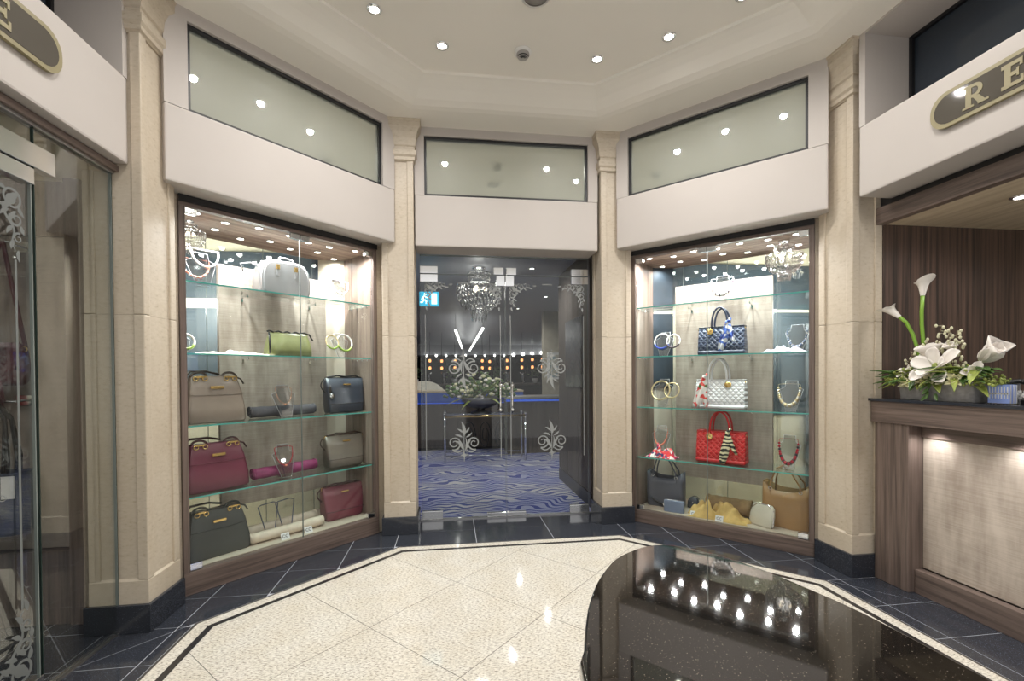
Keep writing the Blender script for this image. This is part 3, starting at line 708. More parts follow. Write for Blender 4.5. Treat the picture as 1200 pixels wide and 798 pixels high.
for i, (x, y) in enumerate(((3.29, 2.25), (3.29, 1.2), (4.4, 2.0))):
    t = thing('recessed_downlight', ['round recessed spotlight in the oak ceiling above the flower arrangement', 'round recessed spotlight in the oak ceiling above the reception counter, out of view', 'round recessed spotlight deep in the reception ceiling'][i], 'ceiling light', u=x, w=y, z=2.412)
    obj('trim_ring', MB().lathe([(0.034, 0.001), (0.055, 0.001), (0.053, -0.006), (0.036, -0.008)], 22, None, False), chrome, t)
    obj('lens', MB().lathe([(0.0, -0.001), (0.035, -0.001), (0.035, -0.003), (0.0, -0.005)], 18, None, False), lens_case, t)
    lamp('reception_lamp', (x, y, 2.398), P_DESK * 1.6, WARM, 0.028, 160, 0.8)
monitor_glow = emit('blue_screen', (0.10, 0.24, 0.95), 1.6)
monitor_pale = emit('pale_screen', (0.45, 0.62, 1.0), 2.4)
t = thing('computer_monitor', 'lit blue computer monitor on the reception counter, seen only as a reflection', 'monitor', u=3.30, w=0.45, z=1.224)
obj('stand', MB().lathe([(0, 0), (0.09, 0), (0.09, 0.008), (0.02, 0.02), (0.015, 0.30), (0, 0.30)], 20), black, t)
obj('housing', MB().bbox(-0.01, 0.03, -0.24, 0.24, 0.26, 0.62, 0.006), black, t)
obj('screen', MB().box(-0.012, -0.010, -0.22, 0.22, 0.28, 0.60), monitor_glow, t)
obj('window_on_screen', MB().box(-0.0135, -0.012, -0.17, 0.12, 0.33, 0.55), monitor_pale, t)

# ================================================================ SIGNS
brass_p = plain('sign_gold_paint', (0.25, 0.215, 0.115), 0.45, 0.0, var=0.05)
sign_dk = plain('sign_grey_panel', (0.085, 0.076, 0.063), 0.05, var=0.03)
def plaque(fr, u_end, u_far, z0, z1, flip, label, letters):
    # rounded end at u_end (0 of the local x axis), runs to u_far
    t = thing('name_sign', label, 'sign', fr, u_end, -0.004, (z0 + z1) / 2)
    l = abs(u_far - u_end); h = (z1 - z0) / 2; s = flip
    def outline(i, w0, w1):
        hh = h - i
        rr = 0.085 - i * 0.4
        pts = []
        for cz, a0 in ((hh - rr, 90), (-(hh - rr), 180)):
            for k in range(7):
                a = R(a0 + 15 * k); pts.append((i + rr + rr * math.cos(a), cz + rr * math.sin(a)))
        pts += [(l - i, -hh), (l - i, hh)]
        return [[(s * x, w0, z) for x, z in pts], [(s * x, w1, z) for x, z in pts]]
    obj('border', MB().loft(outline(0, 0.0, -0.018), True, False), brass_p, t)
    obj('field', MB().loft(outline(0.020, -0.016, -0.0195), True, False), sign_dk, t)
    for ch, x in letters:
        m = MB(); H = 0.058; dd = [0]
        def bx(a, b, c, d):
            dd[0] += 1; m.box(x + a, x + b, -0.0225 - .00012 * dd[0], -0.019, c, d)
        if ch == 'R':
            bx(0.014, 0.040, -H, H); bx(0.0, 0.052, -H, -H + 0.011); bx(0.0, 0.03, H - 0.010, H)
            o_, i_ = [], []
            for k in range(13):
                a = R(90 - 15 * k); o_.append((x + 0.055 + 0.036 * math.cos(a), 0.022 + 0.034 * math.sin(a))); i_.append((x + 0.055 + 0.016 * math.cos(a), 0.022 + 0.018 * math.sin(a)))
            o_ = [(x + 0.03, H)] + o_ + [(x + 0.03, -0.012)]; i_ = [(x + 0.03, 0.040)] + i_ + [(x + 0.03, 0.004)]
            m.loft([[(p[0], -0.0224, p[1]), (q[0], -0.0224, q[1]), (q[0], -0.019, q[1]), (p[0], -0.019, p[1])] for p, q in zip(o_, i_)], True, False)
            m.loft([[(x + 0.046, yy, -0.010), (x + 0.074, yy, -0.010), (x + 0.108, yy, -H), (x + 0.076, yy, -H)] for yy in (-0.0222, -0.019)], True, False)
            bx(0.070, 0.118, -H, -H + 0.011)
        else:
            bx(0.012, 0.038, -H, H); bx(0.0, 0.088, -H, -H + 0.018); bx(0.0, 0.084, H - 0.018, H); bx(0.038, 0.070, -0.009, 0.010)
            bx(0.076, 0.088, -H, -H + 0.036); bx(0.073, 0.084, H - 0.034, H); bx(0.060, 0.070, -0.019, 0.020)
        obj('letter', m, brass_p, t)
    return t
plaque(Fr, -2.245, -0.6, 2.722, 2.915, 1, 'grey plaque with a gold rim and gold letters R E above the reception desk', [('R', 0.165), ('E', 0.335)])
plaque(Fl, 2.295, 0.9, 2.722, 2.915, -1, 'grey gold-rimmed plaque above the left shopfront, cut by the photo edge', [('E', -0.335)])
# ================================================================ MERCHANDISE: builders (local x right, -y towards the viewer, z up)
def leather(name, c, rough=0.38, var=0.08, coat=0.1):
    return plain(name, c, rough, var=var, scale=6, coat=coat, bmp=0.15, bscale=220)
def srect(hx, hy, z, e=0.35, n=28, cx=0, cy=0):
    out = []
    for i in range(n):
        a = 2 * PI * (i + 0.5) / n; c, s = math.cos(a), math.sin(a)
        out.append((cx + hx * math.copysign(abs(c) ** e, c), cy + hy * math.copysign(abs(s) ** e, s), z))
    return out
def bag_body(prof, e=0.3, n=36, lean=0.0):
    # prof: (z, half width, half depth)
    m = MB(); m.loft([srect(hx, hy, z, e, n, 0, lean * z) for z, hx, hy in prof])
    return m
def arch(x0, x1, z0, h, y, n=16, p=1.0):
    return [((x0 + x1) / 2 - (x1 - x0) / 2 * math.cos(PI * i / n), y, z0 + h * max(0.0, math.sin(PI * i / n)) ** p) for i in range(n + 1)]
def ringm(c, r, t, ax='y', n=14):
    pts = []
    for i in range(n):
        a = 2 * PI * i / n
        pts.append((c[0] + r * math.cos(a), c[1], c[2] + r * math.sin(a)) if ax == 'y' else (c[0], c[1] + r * math.cos(a), c[2] + r * math.sin(a)))
    return MB().tube(pts, t, 6, None, True)
def satchel(fr, u, w, z, yaw, label, mt, wd, ht, dp, trim, handle_h=0.05, drop=True, group='leather handbags in the left display case'):
    # structured trapezoid bag with two rolled handles, gold bar and ring hardware
    t = thing('handbag', label, 'handbag', fr, u, w, z, yaw, group)
    a = wd / 2
    obj('body', bag_body([(0, a * .97, dp * .5), (0.012, a, dp * .53), (ht * .3, a * .99, dp * .52), (ht * .7, a * .90, dp * .36), (ht * .95, a * .80, dp * .20), (ht, a * .785, dp * .15)], 0.2), mt, t)
    obj('front_seam', MB().tube([(x * a, -dp * .405 - .004 * (1 - x * x), ht * .60) for x in (-.9, -.5, 0, .5, .9)], 0.0025, 5), mt, t)
    for s in (-1, 1):
        obj('gusset_seam', MB().tube([(s * a * k, -d, zz) for zz, k, d in ((0.01, .97, dp * .47), (ht * .3, .955, dp * .475), (ht * .7, .865, dp * .335), (ht * .97, .76, dp * .185))], 0.003, 5), mt, t)
    obj('gold_bar', MB().bbox(-0.042, 0.042, -dp * .37 - 0.010, -dp * .37 + 0.006, ht * .73, ht * .73 + 0.018, 0.002), gold, t)
    for s in (-1, 1):
        hx = s * a * .52
        h = obj('handle', MB().tube([(hx - 0.03 * 1, -dp * .22, ht * .98), (hx - 0.05, -dp * .15, ht + handle_h * .7), (hx - 0.03 + 0.03 * 1, -dp * .05, ht + handle_h), (hx + 0.05, dp * .05, ht + handle_h * .7), (hx + 0.03, dp * .2, ht * .98)] if False else arch(hx - 0.05, hx + 0.05, ht * .97, 0.035, -dp * .1, 10), 0.008, 8), trim, t)
        rg = MB()
        for q in (-0.028, 0.028): rg.tube([(hx + q + 0.015 * math.cos(2 * PI * k / 10), -dp * .22 - 0.008, ht * .945 + 0.015 * math.sin(2 * PI * k / 10)) for k in range(10)], 0.0036, 6, None, True)
        rg.bbox(hx - 0.03, hx + 0.03, -dp * .21 - 0.010, -dp * .19, ht * .965, ht * 1.0, 0.002)
        obj('ring_hardware', rg, gold, t)
    if drop:
        obj('folded_handle', MB().tube([(-a * .9, dp * .1, ht * .98), (-a * .7, dp * .25, ht * 1.10), (-a * .1, dp * .3, ht * 1.10), (a * .3, dp * .25, ht * 1.03)], 0.008, 8).tube([(a * .75, -dp * .1, ht * .98), (a * .95, -dp * .12, ht * .93), (a * 1.06, -dp * .1, ht * .82)], 0.006, 8), trim, t)
    return t
def crossbody(fr, u, w, z, yaw, label, mt, wd, ht, dp, trim, charm=True, strap_dir=1, group='leather handbags in the left display case'):
    t = thing('crossbody_bag', label, 'handbag', fr, u, w, z, yaw, group)
    a = wd / 2
    obj('body', bag_body([(0, a * .86, dp * .46), (0.012, a * .90, dp * .5), (ht * .25, a * .94, dp * .52), (ht * .27, a * .945, dp * .50), (ht * .7, a * .98, dp * .40), (ht, a, dp * .18)], 0.28), mt, t)
    obj('gold_bar', MB().bbox(-0.032, 0.036, -dp * .36 - 0.006, -dp * .36 + 0.006, ht * .80, ht * .80 + 0.012, 0.002), gold, t)
    obj('seam', MB().tube([(-a * .93, -dp * .47, ht * .27), (-a * .5, -dp * .51, ht * .265), (a * .5, -dp * .51, ht * .265), (a * .93, -dp * .47, ht * .27)], 0.003, 6), trim, t)
    obj('zip', MB().tube([(-a * .98, 0, ht + 0.003), (a * .98, 0, ht + 0.003)], 0.006, 6), trim, t)
    pts = [(-a, 0, ht * .98)] + [(-a - 0.04 * math.sin(PI * i / 8), -0.01, ht * .98 - ht * .42 * i / 8 + 0.01) for i in range(1, 9)]
    obj('strap', MB().tube(pts, 0.006, 6, flat=.5).tube([(-a * .95, -0.01, ht + 0.006), (-a * .4, -0.012, ht + 0.022), (0.1 * a, 0, ht + 0.012), (a * .6, -0.008, ht + 0.022), (a * .98, 0, ht)], 0.007, 6, flat=.6), trim, t)
    obj('ring_hardware', ringm((-a * .96, -0.012, ht * .97), 0.013, 0.003).tube([(a * .97, -0.012, ht * .9 + 0.012 * math.cos(q)) if False else (a * .97 + 0.012 * math.cos(q), -0.012, ht * .95 + 0.012 * math.sin(q)) for q in [2 * PI * k / 10 for k in range(10)]], 0.003, 6, None, True), gold if charm != 'silver' else silver, t)
    if charm:
        cb = obj('charm', MB().lathe([(0, 0), (0.026, 0), (0.026, 0.006), (0, 0.006)], 18, Matrix.Translation((-a * .88, -dp * .5 - 0.004, ht * .50)) @ Matrix.Rotation(PI / 2, 4, 'X')), black, t)
        obj('charm_face', MB().lathe([(0, 0), (0.018, 0), (0.018, 0.002), (0, 0.002)], 16, Matrix.Translation((-a * .88, -dp * .5 - 0.0105, ht * .50)) @ Matrix.Rotation(PI / 2, 4, 'X')), silver, cb)
        obj('tassel', MB().loft([srect(0.008, 0.006, ht * .80, 1, 8, -a * .92, -dp * .42), srect(0.012, 0.008, ht * .74, 1, 8, -a * .92, -dp * .45), srect(0.014, 0.01, ht * .56, 1, 8, -a * .90, -dp * .5)]), trim, t)
    return t
def quilted_tote(fr, u, w, z, yaw, label, mt, trimm, wd, ht, dp, hx, handle_h, disc_x, group='quilted tote bags in the right display case'):
    t = thing('quilted_tote', label, 'handbag', fr, u, w, z, yaw, group)
    a = wd / 2
    obj('body', bag_body([(0, a * .97, dp * .48), (0.012, a, dp * .53), (ht * .4, a * .995, dp * .5), (ht * .8, a * .98, dp * .40), (ht, a * .97, dp * .34)], 0.18, 44), mt, t)
    obj('base_band', bag_body([(-0.0, a * .975, dp * .49), (0.012, a * 1.005, dp * .54), (0.035, a * 1.004, dp * .538)], 0.18, 44), trimm, t)
    obj('rim', MB().tube([(p[0], p[1], p[2]) for p in srect(a * .972, dp * .345, ht, 0.18, 44)], 0.004, 6, None, True), trimm, t)
    for y in (-dp * .36, dp * .30):
        obj('handle', MB().tube([(hx[0], y, ht * .82)] + arch(hx[0], hx[1], ht * 1.0, handle_h, y, 20, .85)[1:-1] + [(hx[1], y, ht * .82)], 0.0085, 10), trimm, t)
    for x in hx:
        obj('handle_tab', MB().bbox(x - 0.014, x + 0.014, -dp * .47, -dp * .36, ht * .74, ht * .92, 0.003), trimm, t)
    d = obj('round_charm', MB().lathe([(0, -0.003), (0.028, -0.003), (0.028, 0.004), (0.023, 0.006), (0, 0.006)], 20, Matrix.Translation((disc_x, -dp * .50, ht * .84)) @ Matrix.Rotation(PI / 2, 4, 'X')), gold, t)
    e = MB()
    for q in range(4):
        an = PI / 4 + q * PI / 2
        e.tube([(disc_x + 0.012 * math.cos(an) + 0.007 * math.cos(b), -dp * .50 - 0.0065, ht * .84 + 0.012 * math.sin(an) + 0.007 * math.sin(b)) for b in [2 * PI * k / 8 for k in range(8)]], 0.002, 5, None, True)
    obj('charm_relief', e, gold, d)
    for s in (-1, 1): obj('side_stud', MB().ball((s * a * .985, -dp * .2, ht * .93), 0.007, 8, 6), gold, t)
    return t
def cloth_tail(m, x0, y0, z0, x1, z1, wd0, wd1, th=0.012, n=10, wave=0.012, ph=0.0):
    rings = []
    for i in range(n + 1):
        t = i / n; cx = x0 + (x1 - x0) * t + wave * .4 * math.sin(4 * t + ph); cz = z0 + (z1 - z0) * t; wd = (wd0 + (wd1 - wd0) * t ** .6) * (1 - .62 * t ** 4)
        top = []; bot = []
        for k in range(9):
            s = k / 8 - .5
            y = y0 - 0.010 * math.sin(PI * t) + wave * math.sin(2.2 * PI * (s + .5) + ph) * (0.4 + t * .6)
            top.append((cx + s * wd, y - th / 4, cz - abs(s) * 0.02 * t)); bot.append((cx + s * wd, y + th / 4, cz - abs(s) * 0.02 * t))
        rings.append(top + bot[::-1])
    m.loft(rings)
def tied_scarf(fr, u, w, z, yaw, label, mt, top_h, tails, group='silk scarves tied to quilted bags'):
    # local origin on the shelf below the knot
    t = thing('tied_scarf', label, 'scarf', fr, u, w, z, yaw, group)
    m = MB().ball((0, 0, top_h), 0.020, 12, 8, (1, .8, 1.0))
    m.tube([(0.0, 0.01, top_h), (0.012, -0.012, top_h + 0.014), (0.022, 0.0, top_h + 0.030), (0.008, 0.012, top_h + 0.012)], [0.012, 0.014, 0.011, 0.008], 8)
    obj('knot', m, mt, t)
    for (x1, z1, wa, wb, ph) in tails:
        k = MB(); cloth_tail(k, 0, 0, top_h, x1, z1, wa, wb, ph=ph); obj('tail', k, mt, t)
    return t
def neck_stand(fr, u, w, z, yaw, label, wd=0.15, ht=0.22, group='clear acrylic jewellery stands'):
    t = thing('jewellery_stand', label, 'jewellery stand', fr, u, w, z, yaw, group)
    a = wd / 2
    # leaning sheet: narrow at the foot, shoulders at top, neck above
    pts = [(-a * .42, 0), (a * .42, 0), (a * .98, ht * .72), (a * .55, ht * .80), (a * .50, ht), (-a * .50, ht), (-a * .55, ht * .80), (-a * .98, ht * .72)]
    ln = 0.28
    m = MB(); m.loft([[(x, ln * zz + o, zz) for x, zz in pts] for o in (0.0, 0.003)], True, False)
    obj('sheet', m, acrylic, t)
    e = MB()
    for (x0, z0), (x1, z1) in zip(pts, pts[1:] + pts[:1]): e.tube([(x0, ln * z0 + .0015, z0), (x1, ln * z1 + .0015, z1)], 0.0016, 4)
    obj('sheet_edge', e, acry_edge, t)
    obj('foot', MB().box(-a * .42, a * .42, 0.0, ht * .34, 0.0, 0.003), acrylic, t)
    return t
def uloop(a, drop, z, y0, n=24, ln=0.28, back=0.03):
    # necklace hanging round the neck of a stand: front U plus a back arc
    pts = []
    for i in range(n + 1):
        q = PI * i / n
        zz = z - drop * max(0.0, math.sin(q)) ** .85; pts.append((-a * math.cos(q), y0 + ln * zz - 0.010, zz))
    for i in range(1, 8):
        q = PI * i / 8
        pts.append((a * math.cos(q), y0 + ln * z - 0.010 + back * math.sin(q), z + 0.006 * math.sin(q)))
    return pts
def necklace(fr, u, w, z, yaw, label, style, mt, a, drop, zt, r=0.004, mt2=None, bead=0.008, group='necklaces on acrylic stands', ln=0.28):
    t = thing('necklace', label, 'necklace', fr, u, w, z, yaw, group)
    L = uloop(a, drop, zt, 0.0, 26, ln)
    if style == 'chain': obj('chain', MB().tube(L, r, 6, None, True), mt, t)
    elif style == 'cord':
        obj('cord', MB().tube(L, r, 8, None, True), mt, t)
        q = L[13]; obj('pendant', MB().ball((q[0], q[1] - r, q[2] - 0.006), 0.008, 8, 6, (1.6, .6, 1)), mt2 or gold, t)
    else:
        obj('cord', MB().tube(L, 0.0015, 5, None, True), mt, t)
        proto = None
        for i in range(1, 26):
            q = L[i]; s = bead * (0.7 + .5 * math.sin(PI * i / 26))
            if proto is None:
                proto = obj('bead', MB().ball((0, 0, 0), 1, 8, 6), mt, t); proto.matrix_basis = Matrix.Translation(q) @ Matrix.Scale(s, 4)
            else:
                b = inst('bead', proto, t, Matrix.Translation((q[0], q[1] + .003 * math.sin(i * 2.1), q[2])) @ Matrix.Scale(s, 4))
                if mt2 is not None and i % 3 == 0:
                    b.data = b.data.copy(); b.data.materials[0] = mt2
    return t
def bangle(fr, u, w, z, yaw, label, mt, r, th, zt, tiltx=0.28, group='bangles on acrylic stands', mt2=None, x=0.0):
    t = thing('bangle', label, 'bracelet', fr, u, w, z, yaw, group)
    pts = [(x + r * math.cos(2 * PI * i / 28), tiltx * (zt - r + r * math.sin(2 * PI * i / 28)) - 0.012, zt - r + r * math.sin(2 * PI * i / 28)) for i in range(28)]
    obj('hoop', MB().tube(pts, th, 8, None, True), mt, t)
    if mt2: obj('inlay', MB().tube(pts[16:27], th * 1.15, 8), mt2, t)
    return t
def rolled_scarf(fr, u, w, z, yaw, label, mt, l, r, group=None):
    t = thing('rolled_scarf', label, 'scarf', fr, u, w, z, yaw, group)
    rings = []
    for i in range(13):
        x = -l / 2 + l * i / 12
        rings.append([(x, r * (1 + .05 * math.sin(i * 1.7 + k)) * math.cos(2 * PI * k / 18), r + r * .93 * (1 + .05 * math.sin(i * 2.3 + k * .7)) * math.sin(2 * PI * k / 18) - .07 * r * 0) for k in range(18)])
    obj('roll', MB().loft(rings), mt, t)
    for s in (-1, 1):
        sp = spiral(0, r, r * .12, r * .97, 0, 2.6, 34)
        rb = [[(s * (l / 2 - 0.002), x, zz), (s * (l / 2 + 0.010), x, zz), (s * (l / 2 + 0.010), x * 1.0, zz + r * .16), (s * (l / 2 - 0.002), x, zz + r * .16)] for x, zz in sp]
        obj('rolled_end', MB().loft(rb, True, True), mt, t)
    return t
def draped_scarf(fr, u, w, z, yaw, label, mt, l, d, h, seed=1, group=None, name='draped_scarf'):
    t = thing(name, label, 'scarf', fr, u, w, z, yaw, group)
    rr = random.Random(seed); ph = [rr.uniform(0, 6) for _ in range(6)]
    nx, ny = 44, 22; top = []
    for j in range(ny + 1):
        for i in range(nx + 1):
            s, q = i / nx * 2 - 1, j / ny * 2 - 1
            env = max(0.0, 1 - abs(s) ** 3) * max(0.0, 1 - abs(q) ** 2.5)
            fold = 0.5 + .28 * math.sin(7 * s + 2.5 * q + ph[0]) + .22 * math.sin(3 * s - 6 * q + ph[1]) + .15 * math.sin(13 * s + 3 * q + ph[2]) + .13 * math.sin(23 * s - 9 * q + ph[5])
            top.append((s * l / 2 * (1 + .06 * math.sin(4 * q + ph[3])), q * d / 2 * (1 + .10 * math.sin(5 * s + ph[4])), 0.003 + h * env * max(.08, fold)))
    m = MB(); n = nx + 1; f = []
    v = top + [(x, y, 0.0005) for x, y, zz in top]; o = len(top)
    for j in range(ny):
        for i in range(nx):
            a, b, c, e = j * n + i, j * n + i + 1, (j + 1) * n + i + 1, (j + 1) * n + i
            f += [(a, b, c, e), (o + e, o + c, o + b, o + a)]
    edge = [i for i in range(nx + 1)] + [j * n + nx for j in range(1, ny + 1)] + [ny * n + i for i in range(nx - 1, -1, -1)] + [j * n for j in range(ny - 1, 0, -1)]
    for k in range(len(edge)): a, b = edge[k], edge[(k + 1) % len(edge)]; f.append((a, o + a, o + b, b))
    m.add(v, f, True); obj('cloth', m, mt, t)
    return t
# ---------------------------------------------------------------- cloth and leather colours
mt_silver = plain('silver_leather', (0.37, 0.38, 0.385), 0.3, 0.75, var=0.06, coat=0.3)
mt_olive = plain('olive_satin', (0.19, 0.205, 0.085), 0.32, var=0.15, scale=12, coat=0.2)
mt_taupe = leather('taupe_leather', (0.27, 0.215, 0.175))
mt_navy = leather('navy_leather', (0.035, 0.042, 0.06), 0.3)
mt_burg = leather('burgundy_leather', (0.165, 0.036, 0.062))
mt_burg_trim = leather('dark_burgundy_leather', (0.06, 0.02, 0.025))
mt_maroon = leather('maroon_leather', (0.175, 0.036, 0.058))
mt_dgrey = leather('charcoal_green_leather', (0.055, 0.06, 0.058))
mt_brown_trim = leather('dark_brown_leather', (0.06, 0.04, 0.032))
mt_greytaupe = leather('grey_taupe_leather', (0.17, 0.145, 0.12), 0.3)
q_navy = quilted('navy_quilted_leather', (0.035, 0.05, 0.095), (0.09, 0.12, 0.18))
q_white = quilted('white_quilted_leather', (0.90, 0.90, 0.91), (0.68, 0.69, 0.73))
q_red = quilted('red_quilted_leather', (0.62, 0.018, 0.02), (0.80, 0.12, 0.11))
t_navy = leather('navy_trim', (0.03, 0.04, 0.07)); t_white = leather('white_trim', (0.76, 0.76, 0.77)); t_red = leather('red_trim', (0.52, 0.012, 0.016))
mt_slate = leather('slate_blue_leather', (0.075, 0.08, 0.11)); mt_bluewal = leather('metallic_blue_leather', (0.16, 0.21, 0.32), 0.3)
mt_tan = leather('tan_leather', (0.36, 0.20, 0.075)); mt_tan_in = plain('tan_lining', (0.55, 0.38, 0.16), 0.7); mt_cream = leather('cream_leather', (0.60, 0.56, 0.46))
cl_cream = plain('cream_cloth', (0.66, 0.57, 0.46), 0.8, var=0.1, scale=20); cl_white = plain('ivory_cloth', (0.78, 0.73, 0.62), 0.7, var=0.08, scale=20)
cl_mag = plain('magenta_cloth', (0.30, 0.05, 0.15), 0.6, var=0.2, scale=20); cl_dark = plain('slate_cloth', (0.09, 0.09, 0.105), 0.7, var=0.2, scale=20)
cl_brown = plain('camel_cloth', (0.30, 0.19, 0.085), 0.75, var=0.2, scale=14); cl_yel = plain('straw_yellow_cloth', (0.60, 0.41, 0.14), 0.75, var=0.15, scale=14)
cl_grey = plain('silver_grey_cloth', (0.42, 0.42, 0.50), 0.5, var=0.2, scale=20)
pr_blue = print_cloth('blue_white_print', [(0, (0.78, 0.80, 0.84)), (0.42, (0.10, 0.20, 0.62)), (0.75, (0.035, 0.07, 0.32))], 42)
pr_red = print_cloth('red_white_print', [(0, (0.84, 0.80, 0.77)), (0.60, (0.80, 0.10, 0.09)), (0.92, (0.12, 0.2, 0.08))], 34)
pr_zebra = print_cloth('zebra_print', [(0, (0.82, 0.76, 0.5)), (0.48, (0.03, 0.035, 0.03))], 9, 'wave')
pr_multi = print_cloth('multicolour_print', [(0, (0.80, 0.06, 0.07)), (0.3, (0.85, 0.80, 0.76)), (0.55, (0.65, 0.03, 0.12)), (0.75, (0.07, 0.06, 0.16)), (0.88, (0.85, 0.4, 0.35))], 45)
coral = plain('coral_enamel', (0.80, 0.28, 0.19), 0.25, coat=0.5); pearl = plain('pearl_white', (0.85, 0.82, 0.78), 0.2, var=0.04, coat=0.6)
greenp = plain('green_enamel', (0.25, 0.38, 0.06), 0.25, coat=0.5); bluep = plain('blue_enamel', (0.03, 0.07, 0.42), 0.25, coat=0.5)
redp = plain('red_bead', (0.50, 0.02, 0.04), 0.2, coat=0.6); darkp = plain('dark_bead', (0.05, 0.035, 0.05), 0.2, coat=0.6)
goldp = plain('pale_gold', (0.82, 0.68, 0.40), 0.3, 0.8, var=0.05)
card = plain('price_card', (0.72, 0.72, 0.72), 0.5, var=0.02)

# ================================================================ LEFT CASE
s1, s2, s3, s4 = SH_L[3], SH_L[2], SH_L[1], SH_L[0]; f0 = 0.149
neck_stand(FL, 1.205, 0.20, s1, 0, 'clear acrylic stand on the top left shelf, at the left frame, holding coral necklaces', 0.19, 0.24)
necklace(FL, 1.235, 0.20, s1, 0, 'white and coral enamel necklace hanging high, top left corner of the left case', 'cord', pearl, 0.085, 0.12, 0.265, 0.007, coral)
necklace(FL, 1.165, 0.19, s1, 0, 'coral beaded necklace drooping low, top left corner of the left case', 'beads', coral, 0.085, 0.13, 0.185, 0.004, pearl, 0.007)
def bowler(fr, u, w, z, yaw):
    t = thing('bowling_bag', 'silver domed handbag with gold buckles on the top shelf of the left case', 'handbag', fr, u, w, z, yaw)
    a, ht = 0.195, 0.27
    # domed outline in x-z, extruded along y with rounded rims
    out = [(-a, 0.03), (-a * .96, 0.008), (-a * .8, 0), (a * .8, 0), (a * .96, 0.008), (a, 0.03), (a * 1.0, ht * .5), (a * .94, ht * .75), (a * .78, ht * .93), (a * .5, ht), (-a * .5, ht), (-a * .78, ht * .93), (-a * .94, ht * .75), (-a, ht * .5)]
    m = MB(); cz = ht * .48
    m.loft([[(x * k, y, cz + (zz - cz) * k) for x, zz in out] for y, k in ((-0.085, .86), (-0.078, .94), (-0.06, .985), (-0.02, 1), (0.02, 1), (0.06, .985), (0.078, .94), (0.085, .86))])
    obj('body', m, mt_silver, t)
    for s in (-1, 1): obj('piping', MB().tube([(x * .95, s * 0.077, cz + (zz - cz) * .95) for x, zz in out], 0.004, 6, None, True), mt_silver, t)
    obj('zip', MB().tube([(-a * .82, 0, ht * .92), (-a * .5, 0, ht + 0.002), (a * .5, 0, ht + 0.002), (a * .82, 0, ht * .92)], 0.005, 6), steel, t)
    for s in (-1, 1):
        obj('handle', MB().tube([(-0.07, s * 0.07, ht * .70), (-0.07, s * 0.075, ht * .9), (-0.05, s * 0.068, ht * 1.07), (0.0, s * 0.06, ht * 1.09), (0.05, s * 0.068, ht * 1.04), (0.07, s * 0.075, ht * .88), (0.07, s * 0.07, ht * .70)], 0.0075, 8), mt_silver, t)
        for x in (-0.07, 0.07):
            if s < 0:
                obj('buckle', MB().bbox(x - 0.013, x + 0.013, -0.092, -0.078, ht * .72, ht * .86, 0.002), gold, t)
                obj('strap_end', MB().bbox(x - 0.010, x + 0.010, -0.090, -0.078, ht * .52, ht * .72, 0.003), mt_silver, t)
    obj('strap', MB().tube([(-a * .9, 0.02, ht * .78), (-a * 1.15, 0.02, ht * .86), (-a * 1.5, 0.03, ht * .80), (-a * 1.35, 0.05, ht * .60)], 0.006, 6), mt_silver, t)
bowler(FL, 1.76, 0.23, s1, 0.0)
neck_stand(FL, 2.24, 0.20, s1, 0, 'clear acrylic stand on the top left-case shelf near its right wall', 0.17, 0.22)
necklace(FL, 2.27, 0.20, s1, 0, 'white enamel collar necklace at the right end of the top shelf, left case', 'cord', pearl, 0.082, 0.11, 0.205, 0.007, silver)
bangle(FL, 2.155, 0.19, s1, 0, 'thin white bangle on the left of the collar necklace, top shelf of the left case', pearl, 0.052, 0.005, 0.175)
neck_stand(FL, 1.085, 0.21, s2, 0, 'small clear acrylic stand on the second shelf at the left frame, left case', 0.10, 0.14)
bangle(FL, 1.10, 0.20, s2, 0, 'green and white bangle at the left frame on the second shelf of the left case', pearl, 0.05, 0.008, 0.135, mt2=greenp)
draped_scarf(FL, 1.40, 0.20, s2, 0.0, 'long ivory scarf laid flat along the second shelf of the left case', cl_white, 0.52, 0.13, 0.030, 3)
def pouch(fr, u, w, z, yaw):
    t = thing('clutch_pouch', 'olive satin pouch with gathered front and dark twisted trim, second shelf of the left case', 'handbag', fr, u, w, z, yaw)
    a, ht = 0.178, 0.185
    rings = []
    for k, (zz, hx, hy) in enumerate(((0, .93, .05), (.012, 1.0, .062), (ht * .3, .99, .064), (ht * .65, .92, .050), (ht * .9, .85, .03), (ht, .84, .022))):
        rings.append([(x, y * (1 + (.10 * math.sin(x * 60) if y < 0 else 0)), q) for x, y, q in srect(a * hx, hy, zz, 0.35, 60)])
    obj('body', MB().loft(rings), mt_olive, t)
    obj('twisted_trim', MB().tube([(-a * .95 + a * 1.9 * i / 24, 0.006 * math.cos(i * 1.3) - 0.012, ht + 0.006 + 0.006 * math.sin(i * 1.3)) for i in range(25)] + [(a * 1.02, -0.02, ht * .82), (a * 1.10, -0.02, ht * .74)], 0.0065, 7), black, t)
    obj('side_strap', MB().tube([(-a * .90, -0.02, ht), (-a * .93, -0.045, ht * .6), (-a * .96, -0.058, 0.02)], 0.007, 6, flat=.5), black, t)
pouch(FL, 1.80, 0.22, s2, 0)
neck_stand(FL, 2.27, 0.21, s2, 0, 'clear acrylic stand with green bangles on the second shelf of the left case', 0.17, 0.22)
bangle(FL, 2.31, 0.21, s2, 0, 'larger green and white bangle right of a pair on the second shelf, left case', pearl, 0.072, 0.008, 0.21, mt2=greenp)
bangle(FL, 2.185, 0.20, s2, 0, 'smaller pale gold bangle left of the green bangle on the second shelf, left case', goldp, 0.058, 0.006, 0.195, mt2=greenp)
satchel(FL, 1.262, 0.22, s3, 0.05, 'structured taupe handbag with a gold bar at the left of the third shelf, left case', mt_taupe, 0.37, 0.325, 0.16, mt_brown_trim)
neck_stand(FL, 1.755, 0.17, s3, 0, 'clear acrylic stand on the third shelf in front of a dark rolled scarf', 0.19, 0.25)
